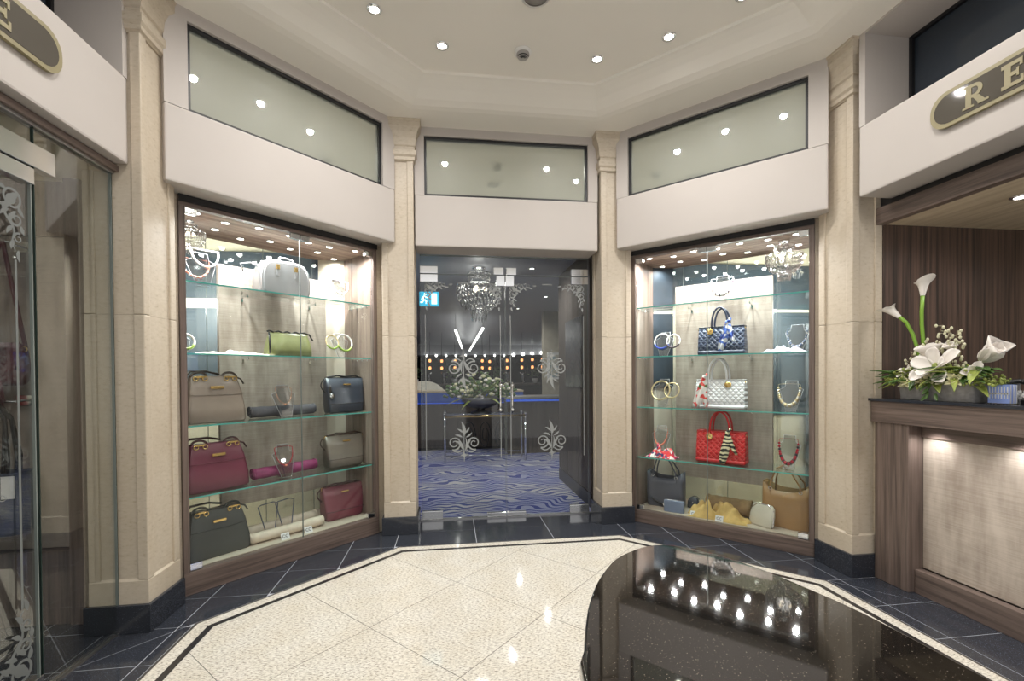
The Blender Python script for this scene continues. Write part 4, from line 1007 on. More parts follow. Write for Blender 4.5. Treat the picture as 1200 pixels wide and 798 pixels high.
necklace(FL, 1.755, 0.17, s3, 0, 'delicate rose gold necklace on the stand in front of the dark rolled scarf', 'cord', rosegold, 0.062, 0.12, 0.225, 0.0022, rosegold)
rolled_scarf(FL, 1.78, 0.28, s3, 0.0, 'dark slate scarf rolled up on the third shelf of the left case', cl_dark, 0.50, 0.045, 'rolled scarves in the left display case')
crossbody(FL, 2.285, 0.22, s3, 0.0, 'glossy navy crossbody bag with a round charm on the third shelf, left case', mt_navy, 0.36, 0.30, 0.13, black, 'silver')
satchel(FL, 1.262, 0.22, s4, 0.08, 'structured burgundy handbag with a gold bar on the lowest glass shelf, left case', mt_burg, 0.40, 0.325, 0.17, mt_burg_trim)
neck_stand(FL, 1.745, 0.16, s4, 0, 'clear acrylic stand on the lowest glass shelf in front of a magenta rolled scarf', 0.18, 0.25)
necklace(FL, 1.745, 0.16, s4, 0, 'red cord necklace on the stand in front of the magenta rolled scarf', 'cord', redp, 0.070, 0.13, 0.225, 0.003, coral)
rolled_scarf(FL, 1.78, 0.26, s4, 0.05, 'magenta scarf rolled up on the lowest glass shelf of the left case', cl_mag, 0.50, 0.045, 'rolled scarves in the left display case')
crossbody(FL, 2.275, 0.22, s4, 0.0, 'grey taupe crossbody bag with a gold bar, lowest glass shelf of the left case', mt_greytaupe, 0.36, 0.27, 0.13, mt_brown_trim, False)
satchel(FL, 1.27, 0.24, f0, 0.05, 'charcoal green handbag with a copper bar on the floor of the left case', mt_dgrey, 0.40, 0.32, 0.18, mt_dgrey)
crossbody(FL, 2.285, 0.27, f0, -0.05, 'maroon crossbody bag with a gold bar on the floor of the left case', mt_maroon, 0.38, 0.285, 0.14, mt_burg_trim, False)
rolled_scarf(FL, 1.76, 0.19, f0, 0.0, 'pale cream scarf rolled up on the case floor, nearest the glass of the left case', cl_cream, 0.56, 0.042, 'rolled scarves in the left display case')
rolled_scarf(FL, 1.80, 0.36, f0, 0.03, 'beige scarf rolled up on the floor of the left case behind the pale cream roll', cl_cream, 0.56, 0.045, 'rolled scarves in the left display case')
def wire_stand(u, w, label, lab2, s=1.0):
    t = thing('wire_stand', label, 'jewellery stand', FL, u, w, f0, 0.1, 'wire necklace stands on the case floor')
    obj('wire_frame', MB().tube([(-0.075 * s, 0.04, 0.235 * s), (-0.035 * s, 0.0, 0.03), (0.035 * s, 0.0, 0.03), (0.085 * s, 0.04, 0.235 * s), (0.05 * s, 0.045, 0.25 * s), (-0.05 * s, 0.045, 0.245 * s)], 0.0045, 7, None, True), steel_blue, t)
    obj('wire_foot', MB().tube([(-0.03, 0.0, 0.031), (-0.04, -0.01, 0.003), (0.04, -0.01, 0.003), (0.03, 0.0, 0.031)], 0.003, 6).tube([(-0.04, -0.01, 0.003), (-0.03, 0.06, 0.003), (0.03, 0.06, 0.003), (0.04, -0.01, 0.003)], 0.003, 6), steel, t)
    n = thing('bracelet', lab2, 'bracelet', FL, u, w, f0, 0.1, 'beaded bracelets on wire stands')
    m = MB()
    for i in range(14): m.ball((-0.03 + 0.06 * i / 13, -0.004, 0.034 + .004 * math.sin(i)), 0.006, 6, 5)
    obj('beads', m, darkp, n)
steel_blue = plain('blue_grey_wire', (0.12, 0.14, 0.20), 0.3, 0.6)
wire_stand(1.665, 0.27, 'blue grey wire stand on the case floor, farther from the glass of two', 'dark bead bracelet on the farther of the two wire stands', 1.0)
wire_stand(1.80, 0.275, 'blue grey wire stand on the case floor, right of the other wire stand', 'dark bead bracelet on the right hand wire stand', 1.0)
def price_tag(fr, u, w, z, label, fr_name='price tags on the display case floors'):
    t = thing('price_tag', label, 'price tag', fr, u, w, z, 0, fr_name)
    obj('card', MB().loft([[(-0.032, 0, 0), (0.032, 0, 0), (0.032, 0.02, 0.045), (-0.032, 0.02, 0.045)], [(-0.032, 0.002, 0), (0.032, 0.002, 0), (0.032, 0.022, 0.045), (-0.032, 0.022, 0.045)]], True, False), card, t)
    m = MB()
    for sx in (-0.011, 0.012):
        m.tube([(sx + 0.009 * math.cos(a), 0.0075 + 0.0 , 0.024 + 0.010 * math.sin(a)) if False else (sx + 0.009 * math.cos(a), 0.44 * (0.024 + 0.010 * math.sin(a)) - 0.0012, 0.024 + 0.010 * math.sin(a)) for a in [R(40 + 28 * k) for k in range(11)]], 0.0018, 5)
    obj('round_emblem', m, black, t)
price_tag(FL, 1.70, 0.095, f0, 'left of two small price tags at the glass in front of the cream rolled scarf')
price_tag(FL, 1.885, 0.095, f0, 'right of two small price tags at the glass in front of the cream rolled scarf')

# ================================================================ RIGHT CASE
r1, r2, r3, r4 = SH_R[3], SH_R[2], SH_R[1], SH_R[0]; g0 = 0.119
neck_stand(FR, -1.04, 0.20, r1, 0, 'clear acrylic stand on the top shelf of the right case', 0.19, 0.24)
necklace(FR, -1.04, 0.195, r1, 0, 'white and black stone collar necklace on the top shelf of the right case', 'beads', pearl, 0.092, 0.15, 0.215, 0.004, darkp, 0.013)
quilted_tote(FR, -1.035, 0.22, r2, 0, 'navy quilted tote with a blue scarf on its handle, second shelf of the right case', q_navy, t_navy, 0.385, 0.245, 0.15, (-0.075, 0.055), 0.17, -0.085)
tied_scarf(FR, -0.965, 0.10, r2, 0, 'blue and white silk scarf knotted on the handle of the navy quilted tote', pr_blue, 0.27, [(-0.055, 0.035, 0.03, 0.085, 0.3), (0.05, 0.11, 0.025, 0.06, 1.7)])
neck_stand(FR, -1.56, 0.22, r2, 0, 'clear acrylic stand on the second shelf at the left wall of the right case', 0.17, 0.235)
bangle(FR, -1.585, 0.22, r2, 0, 'blue and white bangle, left of a pair on the second shelf, right case', pearl, 0.072, 0.007, 0.222, mt2=bluep)
bangle(FR, -1.47, 0.20, r2, 0, 'white bangle with dark inlay, right of a pair on the second shelf, right case', pearl, 0.062, 0.007, 0.205, mt2=darkp)
neck_stand(FR, -0.475, 0.23, r2, 0, 'clear acrylic stand on the second shelf at the right frame of the right case', 0.17, 0.23)
necklace(FR, -0.475, 0.225, r2, 0, 'slate blue chain necklace on the stand at the right end of the second shelf', 'beads', mt_bluewal, 0.07, 0.15, 0.20, 0.004, silver, 0.008)
draped_scarf(FR, -0.55, 0.14, r2, 0, 'silver grey scarf draped in front of the blue necklace, second shelf', cl_grey, 0.30, 0.11, 0.055, 9)
quilted_tote(FR, -1.045, 0.22, r3, 0, 'white quilted tote with a red and white scarf, third shelf of the right case', q_white, t_white, 0.41, 0.255, 0.16, (-0.095, 0.06), 0.185, 0.075)
tied_scarf(FR, -1.155, 0.10, r3, 0, 'white silk scarf with red flowers knotted on the white quilted tote', pr_red, 0.275, [(-0.075, 0.012, 0.03, 0.10, 0.1), (0.018, 0.008, 0.03, 0.065, 2.0)])
neck_stand(FR, -1.575, 0.22, r3, 0, 'clear acrylic stand with gold bangles on the third shelf of the right case', 0.18, 0.26)
bangle(FR, -1.60, 0.22, r3, 0, 'larger gold bangle, left of a pair on the third shelf, right case', goldp, 0.088, 0.008, 0.24)
bangle(FR, -1.485, 0.20, r3, 0, 'smaller gold bangle, right of a pair on the third shelf, right case', goldp, 0.070, 0.006, 0.225)
neck_stand(FR, -0.515, 0.22, r3, 0, 'clear acrylic stand on the third shelf at the right end of the right case', 0.17, 0.245)
necklace(FR, -0.53, 0.215, r3, 0, 'gold and pearl bead necklace at the right end of the third shelf, right case', 'beads', goldp, 0.078, 0.17, 0.215, 0.004, pearl, 0.013)
quilted_tote(FR, -1.04, 0.22, r4, 0, 'red quilted tote with a zebra print scarf on the lowest glass shelf, right case', q_red, t_red, 0.41, 0.275, 0.16, (-0.085, 0.075), 0.175, -0.085)
tied_scarf(FR, -0.965, 0.10, r4, 0, 'zebra print scarf with yellow edges knotted on the red quilted tote', pr_zebra, 0.28, [(-0.04, 0.015, 0.03, 0.095, 0.5), (0.07, 0.10, 0.022, 0.05, 2.5)])
neck_stand(FR, -1.60, 0.21, r4, 0, 'clear acrylic stand behind a folded multicolour scarf, lowest glass shelf of the right case', 0.18, 0.285)
necklace(FR, -1.60, 0.205, r4, 0, 'coral bead necklace on the stand behind the folded multicolour scarf', 'beads', coral, 0.065, 0.15, 0.25, 0.004, coral, 0.008)
draped_scarf(FR, -1.55, 0.155, r4, 0, 'folded red, white and navy printed scarf on the lowest glass shelf, right case', pr_multi, 0.27, 0.15, 0.115, 5)
neck_stand(FR, -0.53, 0.22, r4, 0, 'clear acrylic stand on the lowest glass shelf at the right end of the right case', 0.17, 0.27)
necklace(FR, -0.535, 0.215, r4, 0, 'long red and dark bead necklace at the right end of the lowest glass shelf', 'beads', redp, 0.068, 0.19, 0.235, 0.004, darkp, 0.012)
def tote(fr, u, w, z, yaw, label, mt, lining, wd, ht, dp, hh, name):
    t = thing(name, label, 'handbag', fr, u, w, z, yaw)
    a = wd / 2
    def rim(k, zz, dip):
        return [(x, y * (1 + .09 * math.sin(x * 34 + 6 * zz)), q - dip * (1 - (x / a) ** 2)) for x, y, q in srect(a * k, dp * .5 * k, zz, 0.4, 40)]
    rings = [rim(.01, 0, 0), rim(.93, 0, 0), rim(.97, .012, 0), rim(1.0, ht * .35, 0.004), rim(.99, ht * .7, 0.03), rim(.97, ht, 0.075), rim(.94, ht - .002, 0.075), rim(.89, ht * .6, 0.03), rim(.86, ht * .35, 0), rim(.01, ht * .35, 0)]
    obj('body', MB().loft(rings[:7], False), mt, t)
    obj('lining', MB().loft(rings[6:], False), lining, t)
    for s in (-1, 1):
        obj('side_fold', MB().loft([[(s * (a * .97), -dp * .3, zz), (s * a * 1.02, 0, zz), (s * a * .97, dp * .3, zz), (s * a * .80, 0, zz)] for zz in (0.02, ht * .6, ht * .95)], True, True), mt, t)
        y = s * dp * .42
        obj('handle', MB().tube([(-a * .62, y, ht * .70), (-a * .60, y, ht * .98), (-a * .40, y * .7, ht + hh * .8), (-a * .12, y * .6, ht + hh), (a * .25, y * .7, ht + hh * .55), (a * .58, y, ht * .97), (a * .66, y, ht * .70)], 0.0065, 7), mt, t)
    obj('ring_hardware', ringm((-a * .61, -dp * .47, ht * .86), 0.012, 0.003).tube([(a * .62 + .012 * math.cos(q), -dp * .47, ht * .84 + .012 * math.sin(q)) for q in [2 * PI * k / 10 for k in range(10)]], 0.003, 6, None, True), silver, t)
    return t
tt = tote(FR, -1.565, 0.30, g0, 0.1, 'slouchy slate blue tote with two loop handles on the floor of the right case', mt_slate, mt_slate, 0.35, 0.345, 0.17, 0.165, 'tote_bag')
obj('shoulder_strap', MB().tube([(-0.165, -0.06, 0.11), (-0.09, -0.093, 0.06), (0.0, -0.096, 0.02), (0.05, -0.10, 0.008)], 0.009, 8, flat=.5), black, tt)
def box_wallet(fr, u, w, z, yaw, label, mt, wd, ht, dp, name='wallet'):
    t = thing(name, label, 'purse', fr, u, w, z, yaw)
    obj('body', MB().loft([srect(wd / 2 * k, dp / 2, zz, .3, 28) for zz, k in ((0, .96), (.006, 1), (ht - .008, 1), (ht, .96))]), mt, t)
    obj('zip', MB().tube([(-wd / 2 * 1.0, -dp * .1, ht * .15), (-wd / 2 * 1.01, -dp * .05, ht * .9), (-wd / 2 * .9, 0, ht + .002), (wd / 2 * .9, 0, ht + .002)], 0.0035, 6), silver, t)
    obj('zip_pull', MB().bbox(-wd / 2 - .006, -wd / 2 + .004, -dp * .35, -dp * .25, ht * .45, ht * .75, .002), silver, t)
    return t
box_wallet(FR, -1.43, 0.125, g0, 0.1, 'metallic blue zip wallet in front of the slate blue tote', mt_bluewal, 0.18, 0.105, 0.05)
def charm_pouch(fr, u, w, z):
    t = thing('small_pouch', 'small dark domed pouch right of the slate blue tote', 'purse', fr, u, w, z)
    obj('body', bag_body([(0, .05, .03), (.008, .056, .035), (.06, .053, .032), (.095, .038, .02), (.105, .02, .01)], .6), mt_navy, t)
    obj('wrist_strap', MB().tube(arch(-.02, .05, .085, .03, 0, 10), .004, 6), mt_navy, t)
    obj('clasp', MB().ball((0, -.033, .06), .007, 8, 6), silver, t)
charm_pouch(FR, -1.325, 0.36, g0)
rolled_scarf(FR, -1.01, 0.355, g0, -0.04, 'camel brown scarf rolled loosely on the floor of the right case behind the yellow scarf', cl_brown, 0.36, 0.078)
draped_scarf(FR, -1.06, 0.165, g0, -0.0, 'straw yellow scarf bunched on the floor of the right case', cl_yel, 0.50, 0.17, 0.17, 2, None, 'bunched_scarf')
draped_scarf(FR, -1.13, 0.33, g0 + 0.150, 0.3, 'loose camel end of the brown scarf folded over its roll', cl_brown, 0.20, 0.14, 0.06, 8, None, 'scarf_end') if False else None
tt = thing('cream_pouch', 'cream zip pouch leaning between the yellow scarf and the tan hobo bag', 'purse', FR, -0.725, 0.175, g0, -0.45)
obj('body', MB().loft([srect(.105 * k, .028 * j, zz, .5, 28, 0, zz * .25) for zz, k, j in ((0, .9, .8), (.012, 1, 1), (.09, 1, .9), (.15, .92, .6), (.175, .7, .35))]), mt_cream, tt)
obj('zip', MB().tube([(-.09, .02, .135), (-.05, .035, .172), (.05, .035, .176), (.092, .028, .14), (.104, .01, .06), (.112, -.01, .012)], .0055, 7), silver, tt)
tote(FR, -0.545, 0.30, g0, -0.1, 'slouchy tan leather hobo bag with thin loop handles on the floor of the right case', mt_tan, mt_tan_in, 0.36, 0.37, 0.20, 0.14, 'hobo_bag')
price_tag(FR, -1.245, 0.085, g0, 'left of two small price tags in front of the yellow bunched scarf')
price_tag(FR, -1.03, 0.075, g0, 'right of two small price tags in front of the yellow bunched scarf')

# ================================================================ CHANDELIERS
crystal = pane('cut_crystal', (0.84, 0.84, 0.84), 1.4, 0.07, 0.03)
bulb = emit('chandelier_bulb', (1.0, 0.85, 0.65), 4)
def chandelier(fr, u, w, ztop, s, label, power):
    t = thing('crystal_chandelier', label, 'chandelier', fr, u, w, ztop)
    obj('ceiling_rose', MB().lathe([(0, 0), (0.05 * s, 0), (0.045 * s, -0.012 * s), (0.012 * s, -0.02 * s), (0, -0.02 * s)], 18, None, False), chrome, t)
    obj('stem', MB().tube([(0, 0, -0.01 * s), (0, 0, -0.30 * s)], 0.004 * s, 8), chrome, t)
    def drop(m, x, y, z, h, r):
        n = 6
        m.add([(x, y, z)] + [(x + r * math.cos(2 * PI * i / n), y + r * math.sin(2 * PI * i / n), z - h * .35) for i in range(n)] + [(x, y, z - h)], [(0, 1 + i, 1 + (i + 1) % n) for i in range(n)] + [(n + 1, 1 + (i + 1) % n, 1 + i) for i in range(n)])
    # band, bowl tiers, lower band
    tiers = [('upper_band', [(0.075, -0.045, 18, .035, .007), (0.075, -0.075, 18, .03, .007)]),
             ('crystal_bowl', [(0.150, -0.13, 34, .045, .010), (0.152, -0.165, 34, .045, .010), (0.142, -0.20, 32, .045, .010), (0.122, -0.235, 28, .045, .009), (0.095, -0.262, 22, .04, .009), (0.06, -0.275, 14, .04, .009)]),
             ('lower_band', [(0.056, -0.305, 16, .04, .007), (0.050, -0.335, 14, .05, .007)])]
    for nm, rows in tiers:
        m = MB()
        for r, z, n, h, cr in rows:
            for i in range(n):
                a = 2 * PI * (i + .5 * (abs(int(z * 1000)) % 2)) / n
                drop(m, r * s * math.cos(a), r * s * math.sin(a), z * s, h * s, cr * s)
        obj(nm, m, crystal, t, kind='stuff')
    for r, z in ((.075, -.042), (.152, -.128), (.058, -.30)):
        obj('metal_ring', MB().tube([(r * s * math.cos(2 * PI * i / 28), r * s * math.sin(2 * PI * i / 28), z * s) for i in range(28)], .0045 * s, 6, None, True), chrome, t)
    for i in range(4):
        a = PI / 4 + i * PI / 2
        obj('ring_arm', MB().tube([(0, 0, -.10 * s), (.152 * s * math.cos(a), .152 * s * math.sin(a), -.128 * s)], .003 * s, 6), chrome, t)
    for i in range(3):
        a = i * 2 * PI / 3; obj('bulb', MB().ball((.045 * s * math.cos(a), .045 * s * math.sin(a), -.15 * s), .016 * s, 10, 8), bulb, t)
    m4 = fr @ Matrix.Translation((u, w, ztop - .15 * s)); lamp('chandelier_lamp', m4.translation, power, WARM, .06 * s)
chandelier(FR, -0.565, 0.25, 2.49, 0.88, 'crystal basket chandelier hanging in the top right of the right display case', 0.3)
chandelier(FL, 1.155, 0.30, 2.49, 0.62, 'small crystal chandelier hanging behind the left frame at the top of the left display case', 0.5)
# ================================================================ GRANITE TABLE in the middle of the hall
half = [(0.195, -0.20), (0.190, 0.30), (0.207, 0.696), (0.23, 0.779), (0.258, 0.860), (0.29, 0.939), (0.34, 1.034), (0.403, 1.123), (0.445, 1.165), (0.491, 1.197), (0.535, 1.219), (0.58, 1.228), (0.615, 1.222), (0.645, 1.205), (0.685, 1.165), (0.719, 1.121), (0.765, 1.03), (0.799, 0.924), (0.820, 0.84), (0.831, 0.756), (0.841, 0.607), (0.850, 0.30), (0.855, -0.20)]
def smooth_pts(P, sub=3):
    out = []
    for i in range(len(P) - 1):
        p0, p1, p2, p3 = P[max(i - 1, 0)], P[i], P[i + 1], P[min(i + 2, len(P) - 1)]
        for k in range(sub):
            t = k / sub
            out.append(tuple(.5 * (2 * p1[a] + (p2[a] - p0[a]) * t + (2 * p0[a] - 5 * p1[a] + 4 * p2[a] - p3[a]) * t * t + (3 * p1[a] - p0[a] - 3 * p2[a] + p3[a]) * t ** 3) for a in (0, 1)))
    return out + [P[-1]]
outl = smooth_pts(half)
TC = (0.525, 0.5)
def offs(d): return [(x - TC[0] - d * math.copysign(min(1, abs(x - TC[0]) / .33), x - TC[0]), (y - TC[1]) * (1 - d / .75)) for x, y in outl]
t = thing('granite_table', 'rounded black granite table with bronze flecks in the foreground', 'table', u=TC[0], w=TC[1])
obj('tabletop', MB().loft([[(x, y, z) for x, y in offs(d)] for d, z in ((.02, .873), (.006, .875), (.001, .880), (0, .886), (0, .905), (.0008, .911), (.004, .9148), (.006, .915))], True, True), table_gr, t)
for p in t.children[0].data.polygons:
    if len(p.vertices) > 4: p.use_smooth = False
obj('pedestal', MB().loft([[(x, y, z) for x, y in offs(d)] for d, z in ((.11, .0), (.10, .01), (.10, .87), (.10, .874))], True, False), wood_lob, t)
obj('kick_plate', MB().loft([[(x, y, z) for x, y in offs(.098)] for z in (0.0, .09)], True, False), black, t)

# ================================================================ FLOWER ARRANGEMENT on the reception counter
leafm = plain('leaf_green', (0.07, 0.14, 0.03), 0.4, var=0.35, scale=20); leaf_lt = plain('light_leaf_green', (0.27, 0.32, 0.07), 0.45, var=0.3, scale=20)
stem_g = plain('calla_stem_green', (0.17, 0.32, 0.03), 0.35, var=0.15, scale=6)
petal = plain('white_petal', (0.82, 0.77, 0.72), 0.5, var=0.05, scale=12); petal_cr = plain('cream_petal', (0.78, 0.74, 0.48), 0.5, var=0.12, scale=20)
spad = plain('yellow_spadix', (0.75, 0.50, 0.06), 0.6); concrete = plain('grey_planter', (0.27, 0.26, 0.255), 0.6, var=0.2, scale=30, bmp=0.2, bscale=80)
twig = plain('brown_twig', (0.12, 0.08, 0.04), 0.7); buds = plain('cream_bud', (0.62, 0.60, 0.42), 0.5, var=0.15)
FA = thing('flower_arrangement', 'white calla and magnolia flower arrangement in a low grey planter on the reception counter', 'flowers', u=2.968, w=2.412, z=1.224, yaw=0)
# local: length runs along -y direction of the counter (towards the camera); build along local y
obj('planter', MB().loft([srect(.078 * k, .222 * j, z, .22, 32) for z, k, j in ((0, .86, .94), (.006, .9, .96), (.10, .98, .99), (.112, 1, 1), (.114, .97, .99), (.112, .88, .95), (.09, .86, .94))]), concrete, FA)
obj('soil', MB().loft([srect(.068, .21, z, .22, 24) for z in (.085, .097)]), twig, FA)
def petal_surf(m, base, d, up, l, wd, cup, curl, th=0.0016, rnd_=False):
    d = Vector(d).normalized(); up = Vector(up); up = (up - d * up.dot(d)).normalized(); s = d.cross(up)
    B = Vector(base); nu, nv = 8, 6; top, bot = [], []
    for i in range(nu + 1):
        t = i / nu; wv = wd * math.sin(PI * (0.06 + .94 * t) ** .75) ** .8 * .5 if t < 1 else wd * .04
        if rnd_: wv = wd * .62 * (t + .04) ** .62 * max(.02, 1 - t ** 3.5) ** .5
        for j in range(nv + 1):
            q = j / nv * 2 - 1
            p = B + d * l * t + s * wv * q + up * (cup * wv * q * q * 2 + curl * l * t * t)
            top.append(p + up * th); bot.append(p - up * th)
    n = nv + 1; f = []; o = len(top)
    for i in range(nu):
        for j in range(nv):
            a, b, c, e = i * n + j, i * n + j + 1, (i + 1) * n + j + 1, (i + 1) * n + j
            f += [(a, b, c, e), (o + e, o + c, o + b, o + a)]
    ed = list(range(nv + 1)) + [i * n + nv for i in range(1, nu + 1)] + [nu * n + j for j in range(nv - 1, -1, -1)] + [i * n for i in range(nu - 1, 0, -1)]
    for k in range(len(ed)): a, b = ed[k], ed[(k + 1) % len(ed)]; f.append((a, o + a, o + b, b))
    m.add(top + bot, f, True)
def calla(path, tipdir, s):
    obj('calla_stem', MB().tube(path, [.0105] * (len(path) - 1) + [.011], 10), stem_g, FA)
    b = Vector(path[-1]); ax = (Vector(path[-1]) - Vector(path[-2])).normalized()
    tip = Vector(tipdir).normalized(); side = ax.cross(tip).normalized(); tip = side.cross(ax).normalized()
    rings = []; N = 20
    for k in range(9):
        t = k / 8; r = .012 + (.030 * t ** 1.1 + (.016 * (t - .7) / .3 if t > .7 else 0)) * s
        ring = []
        for i in range(N):
            a = 2 * PI * i / N; c = math.cos(a)
            lip = max(0, c) ** 2
            rr = r * (1 + lip * .35 * t ** 4); h = .135 * s * t * (1 + .22 * lip * t) - .030 * s * t ** 3 * (1 - lip) * (1 if c < 0 else .4)
            ring.append(b + ax * h + tip * rr * c + side * rr * math.sin(a))
        rings.append(ring)
    m = MB(); m.loft(rings, False); m.loft([[p + (b + ax * .06 - p) * .03 for p in r] for r in rings], False)
    fl = obj('calla_bloom', m, petal, FA)
    obj('spadix', MB().tube([b + ax * .01, b + ax * .05 * s, b + ax * .085 * s], [.006, .006, .003], 8), spad, fl)
def P(px, pz, dx=0.0): return (dx, px, pz)     # px: local y
# local y from photo: left of photo = +y (far end), right = -y (near end)
calla([(0.0, .10, .09), (-.005, .105, .30), (0.005, .13, .48), (0.01, .135, .56), (.012, .131, .66)], (-.2, -1, .3), .78)
calla([(-.01, .115, .09), (-.015, .13, .30), (-.02, .165, .42), (-.03, .20, .50), (-.05, .225, .535)], (-.6, .8, .1), .78)
def bloom(c, axis, n, l, wd, cup, curl, m_=petal, name='magnolia_bloom', open_=.75, center=True):
    ax = Vector(axis).normalized(); t1 = ax.orthogonal().normalized(); t2 = ax.cross(t1)
    par = obj(name, MB().ball(c, .012, 8, 6), leaf_lt, FA)
    for layer in range(2):
        for i in range(n):
            a = 2 * PI * (i + .5 * layer) / n
            rad = t1 * math.cos(a) + t2 * math.sin(a); op = open_ * (1 - .35 * layer)
            d = rad * op + ax * (1.05 - op)
            m = MB(); petal_surf(m, c, d, ax * op - rad * (1 - op) * 1.2 + ax * .2, l * (1 - .12 * layer), wd, cup, curl, rnd_=m_ is petal)
            obj('petal', m, m_, par)
    if center: obj('stamen', MB().ball(Vector(c) + ax * .02, .014, 8, 6, (1, 1, 1.4)), leaf_lt, par)
bloom((-.075, -.03, .20), (-.85, .0, .45), 4, .145, .095, .25, .05, open_=.92)
bloom((-.02, .045, .235), (-.25, .05, .9), 3, .13, .10, .55, -.12, open_=.38, center=False)
bloom((-.02, -.215, .235), (-.2, -.75, .55), 3, .16, .10, .6, -.12, open_=.26, center=False)
bloom((-.03, .175, .165), (-.5, .2, .8), 3, .075, .05, .25, .05, open_=.85)
bloom((-.05, -.215, .165), (-.7, -.4, .3), 3, .075, .055, .35, 0, open_=.6)
bloom((-.02, -.06, .30), (-.4, -.2, .7), 3, .06, .05, .5, -.1, open_=.45, center=False)
bloom((-.06, .235, .12), (-.4, 1, .15), 3, .06, .035, .4, 0, m_=petal_cr, name='cream_bloom', open_=.4, center=False)
for i, (y, z) in enumerate(((.13, .105), (-.02, .13), (-.09, .125), (-.14, .125), (.04, .125))):
    bloom((-.085, y, z), (-.9, rnd.uniform(-.4, .4), .3), 4, .06, .03, .3, .1, m_=petal_cr, name='cream_bloom', open_=.7, center=False)
rl = random.Random(4)
for i in range(76):
    y = rl.uniform(-.25, .25); sd = rl.choice((-1, -1, -1, 1)); z = rl.uniform(.095, .19)
    m = MB(); out = Vector((sd * rl.uniform(.4, 1), rl.uniform(-.8, .8) + (1.1 if y > .17 else -1.1 if y < -.17 else 0), rl.uniform(-.35, .55)))
    petal_surf(m, (sd * rl.uniform(.02, .06), y, z), out, (0, 0, 1), rl.uniform(.08, .17), rl.uniform(.028, .055), .2, -.25)
    obj('leaf', m, leafm if rl.random() < .7 else leaf_lt, FA)
for k in range(7):      # trailing spray over the front of the planter
    y = -.005 + .03 * math.sin(k * 2.2); m = MB(); petal_surf(m, (-.088 - .004 * (k % 2), y, .115 - .014 * k), (-.25, math.sin(k * 2.4) * .7, -.7), (-1, 0, .2), .05, .022, .2, 0); obj('leaf', m, leafm, FA)
fol = MB()
for i in range(620):
    y = rl.uniform(-.33, .28); c = Vector((rl.uniform(-.11, .06), y, .10 + rl.uniform(-.01, .125) * (1 - (y / .37) ** 2)))
    fol.ball(c, rl.uniform(.005, .010), 5, 4)
obj('green_berries', fol, leaf_lt, FA, kind='stuff')
for i, (y0, y1, z1, n) in enumerate(((.05, .08, .38, 7), (.03, -.01, .46, 8), (-.02, -.06, .44, 10), (-.04, -.10, .42, 11), (.09, .17, .31, 4), (-.09, -.13, .36, 6), (.16, .18, .27, 3))):
    pts = [(-.02 + .01 * math.sin(k), y0 + (y1 - y0) * k / 6 + .006 * math.sin(k * 1.7 + i), .10 + (z1 - .10) * k / 6) for k in range(7)]
    sp = obj('twig', MB().tube(pts, .0022, 5), twig, FA)
    for j in range(n * 2):
        k = 2.2 + 3.8 * (j + .5) / (n * 2); a = int(k); q = Vector(pts[a]).lerp(Vector(pts[min(a + 1, 6)]), k - a)
        c = q + Vector((rl.uniform(-.02, .02), rl.uniform(-.026, .026), rl.uniform(-.008, .008)))
        obj('bud', MB().ball(c, .0078, 6, 5, (1, 1, 1.35)).tube([q, c], .0011, 4), buds, sp)

t = thing('card_box', 'small pale blue and white card holder right of the planter on the counter', 'card holder', u=2.955, w=2.10, z=1.224, yaw=0)
obj('holder', MB().bbox(-.04, .04, -.055, .05, 0, .006, .002).bbox(.03, .036, -.055, .05, 0, .11, .002), acrylic, t)
bluecard = plain('blue_card', (0.26, 0.36, 0.74), .5, var=.1)
for i in range(6):
    obj('card', MB().box(-.028 + .009 * i, -.026 + .009 * i, -.052, .047, .006, .105 - .002 * (i % 2)), bluecard if i % 2 == 0 else card, t)
mk = MB()
for i in range(7): mk.box(-.0287, -.028, -.045 + .0135 * i, -.040 + .0135 * i, .03, .095)
obj('pale_bars', mk.box(-.0287, -.028, -.05, .045, .052, .060), card, t)
t = thing('desk_phone', 'black desk telephone with a curled handset, cut by the right edge of the photo', 'telephone', u=3.10, w=2.13, z=1.224, yaw=.3)
obj('base', MB().loft([[(-.08, -.09, 0), (.08, -.09, 0), (.08, .09, 0), (-.08, .09, 0)], [(-.08, -.09, .02), (.08, -.09, .06), (.08, .09, .06), (-.08, .09, .02)]], True, False), black, t)
obj('handset', MB().tube([(-.02, .10, .075), (0, .07, .105), (.02, 0, .12), (0, -.07, .105), (-.02, -.10, .075)], [.022, .02, .014, .02, .022], 10), black, t)
kk = obj('key', MB().bbox(-.05, -.035, -.03, -.015, .02, .038, .002), white_sat, t)
for i in range(11): inst('key', kk, t, Matrix.Translation((.022 * (i % 4), .024 * (i // 4), .0105 * (i % 4))))
obj('cord', MB().tube([(-.02 + .008 * math.cos(k * 1.2), .11 + .008 * math.sin(k * 1.2), .06 - .0013 * k) for k in range(44)], .0022, 5), black, t)

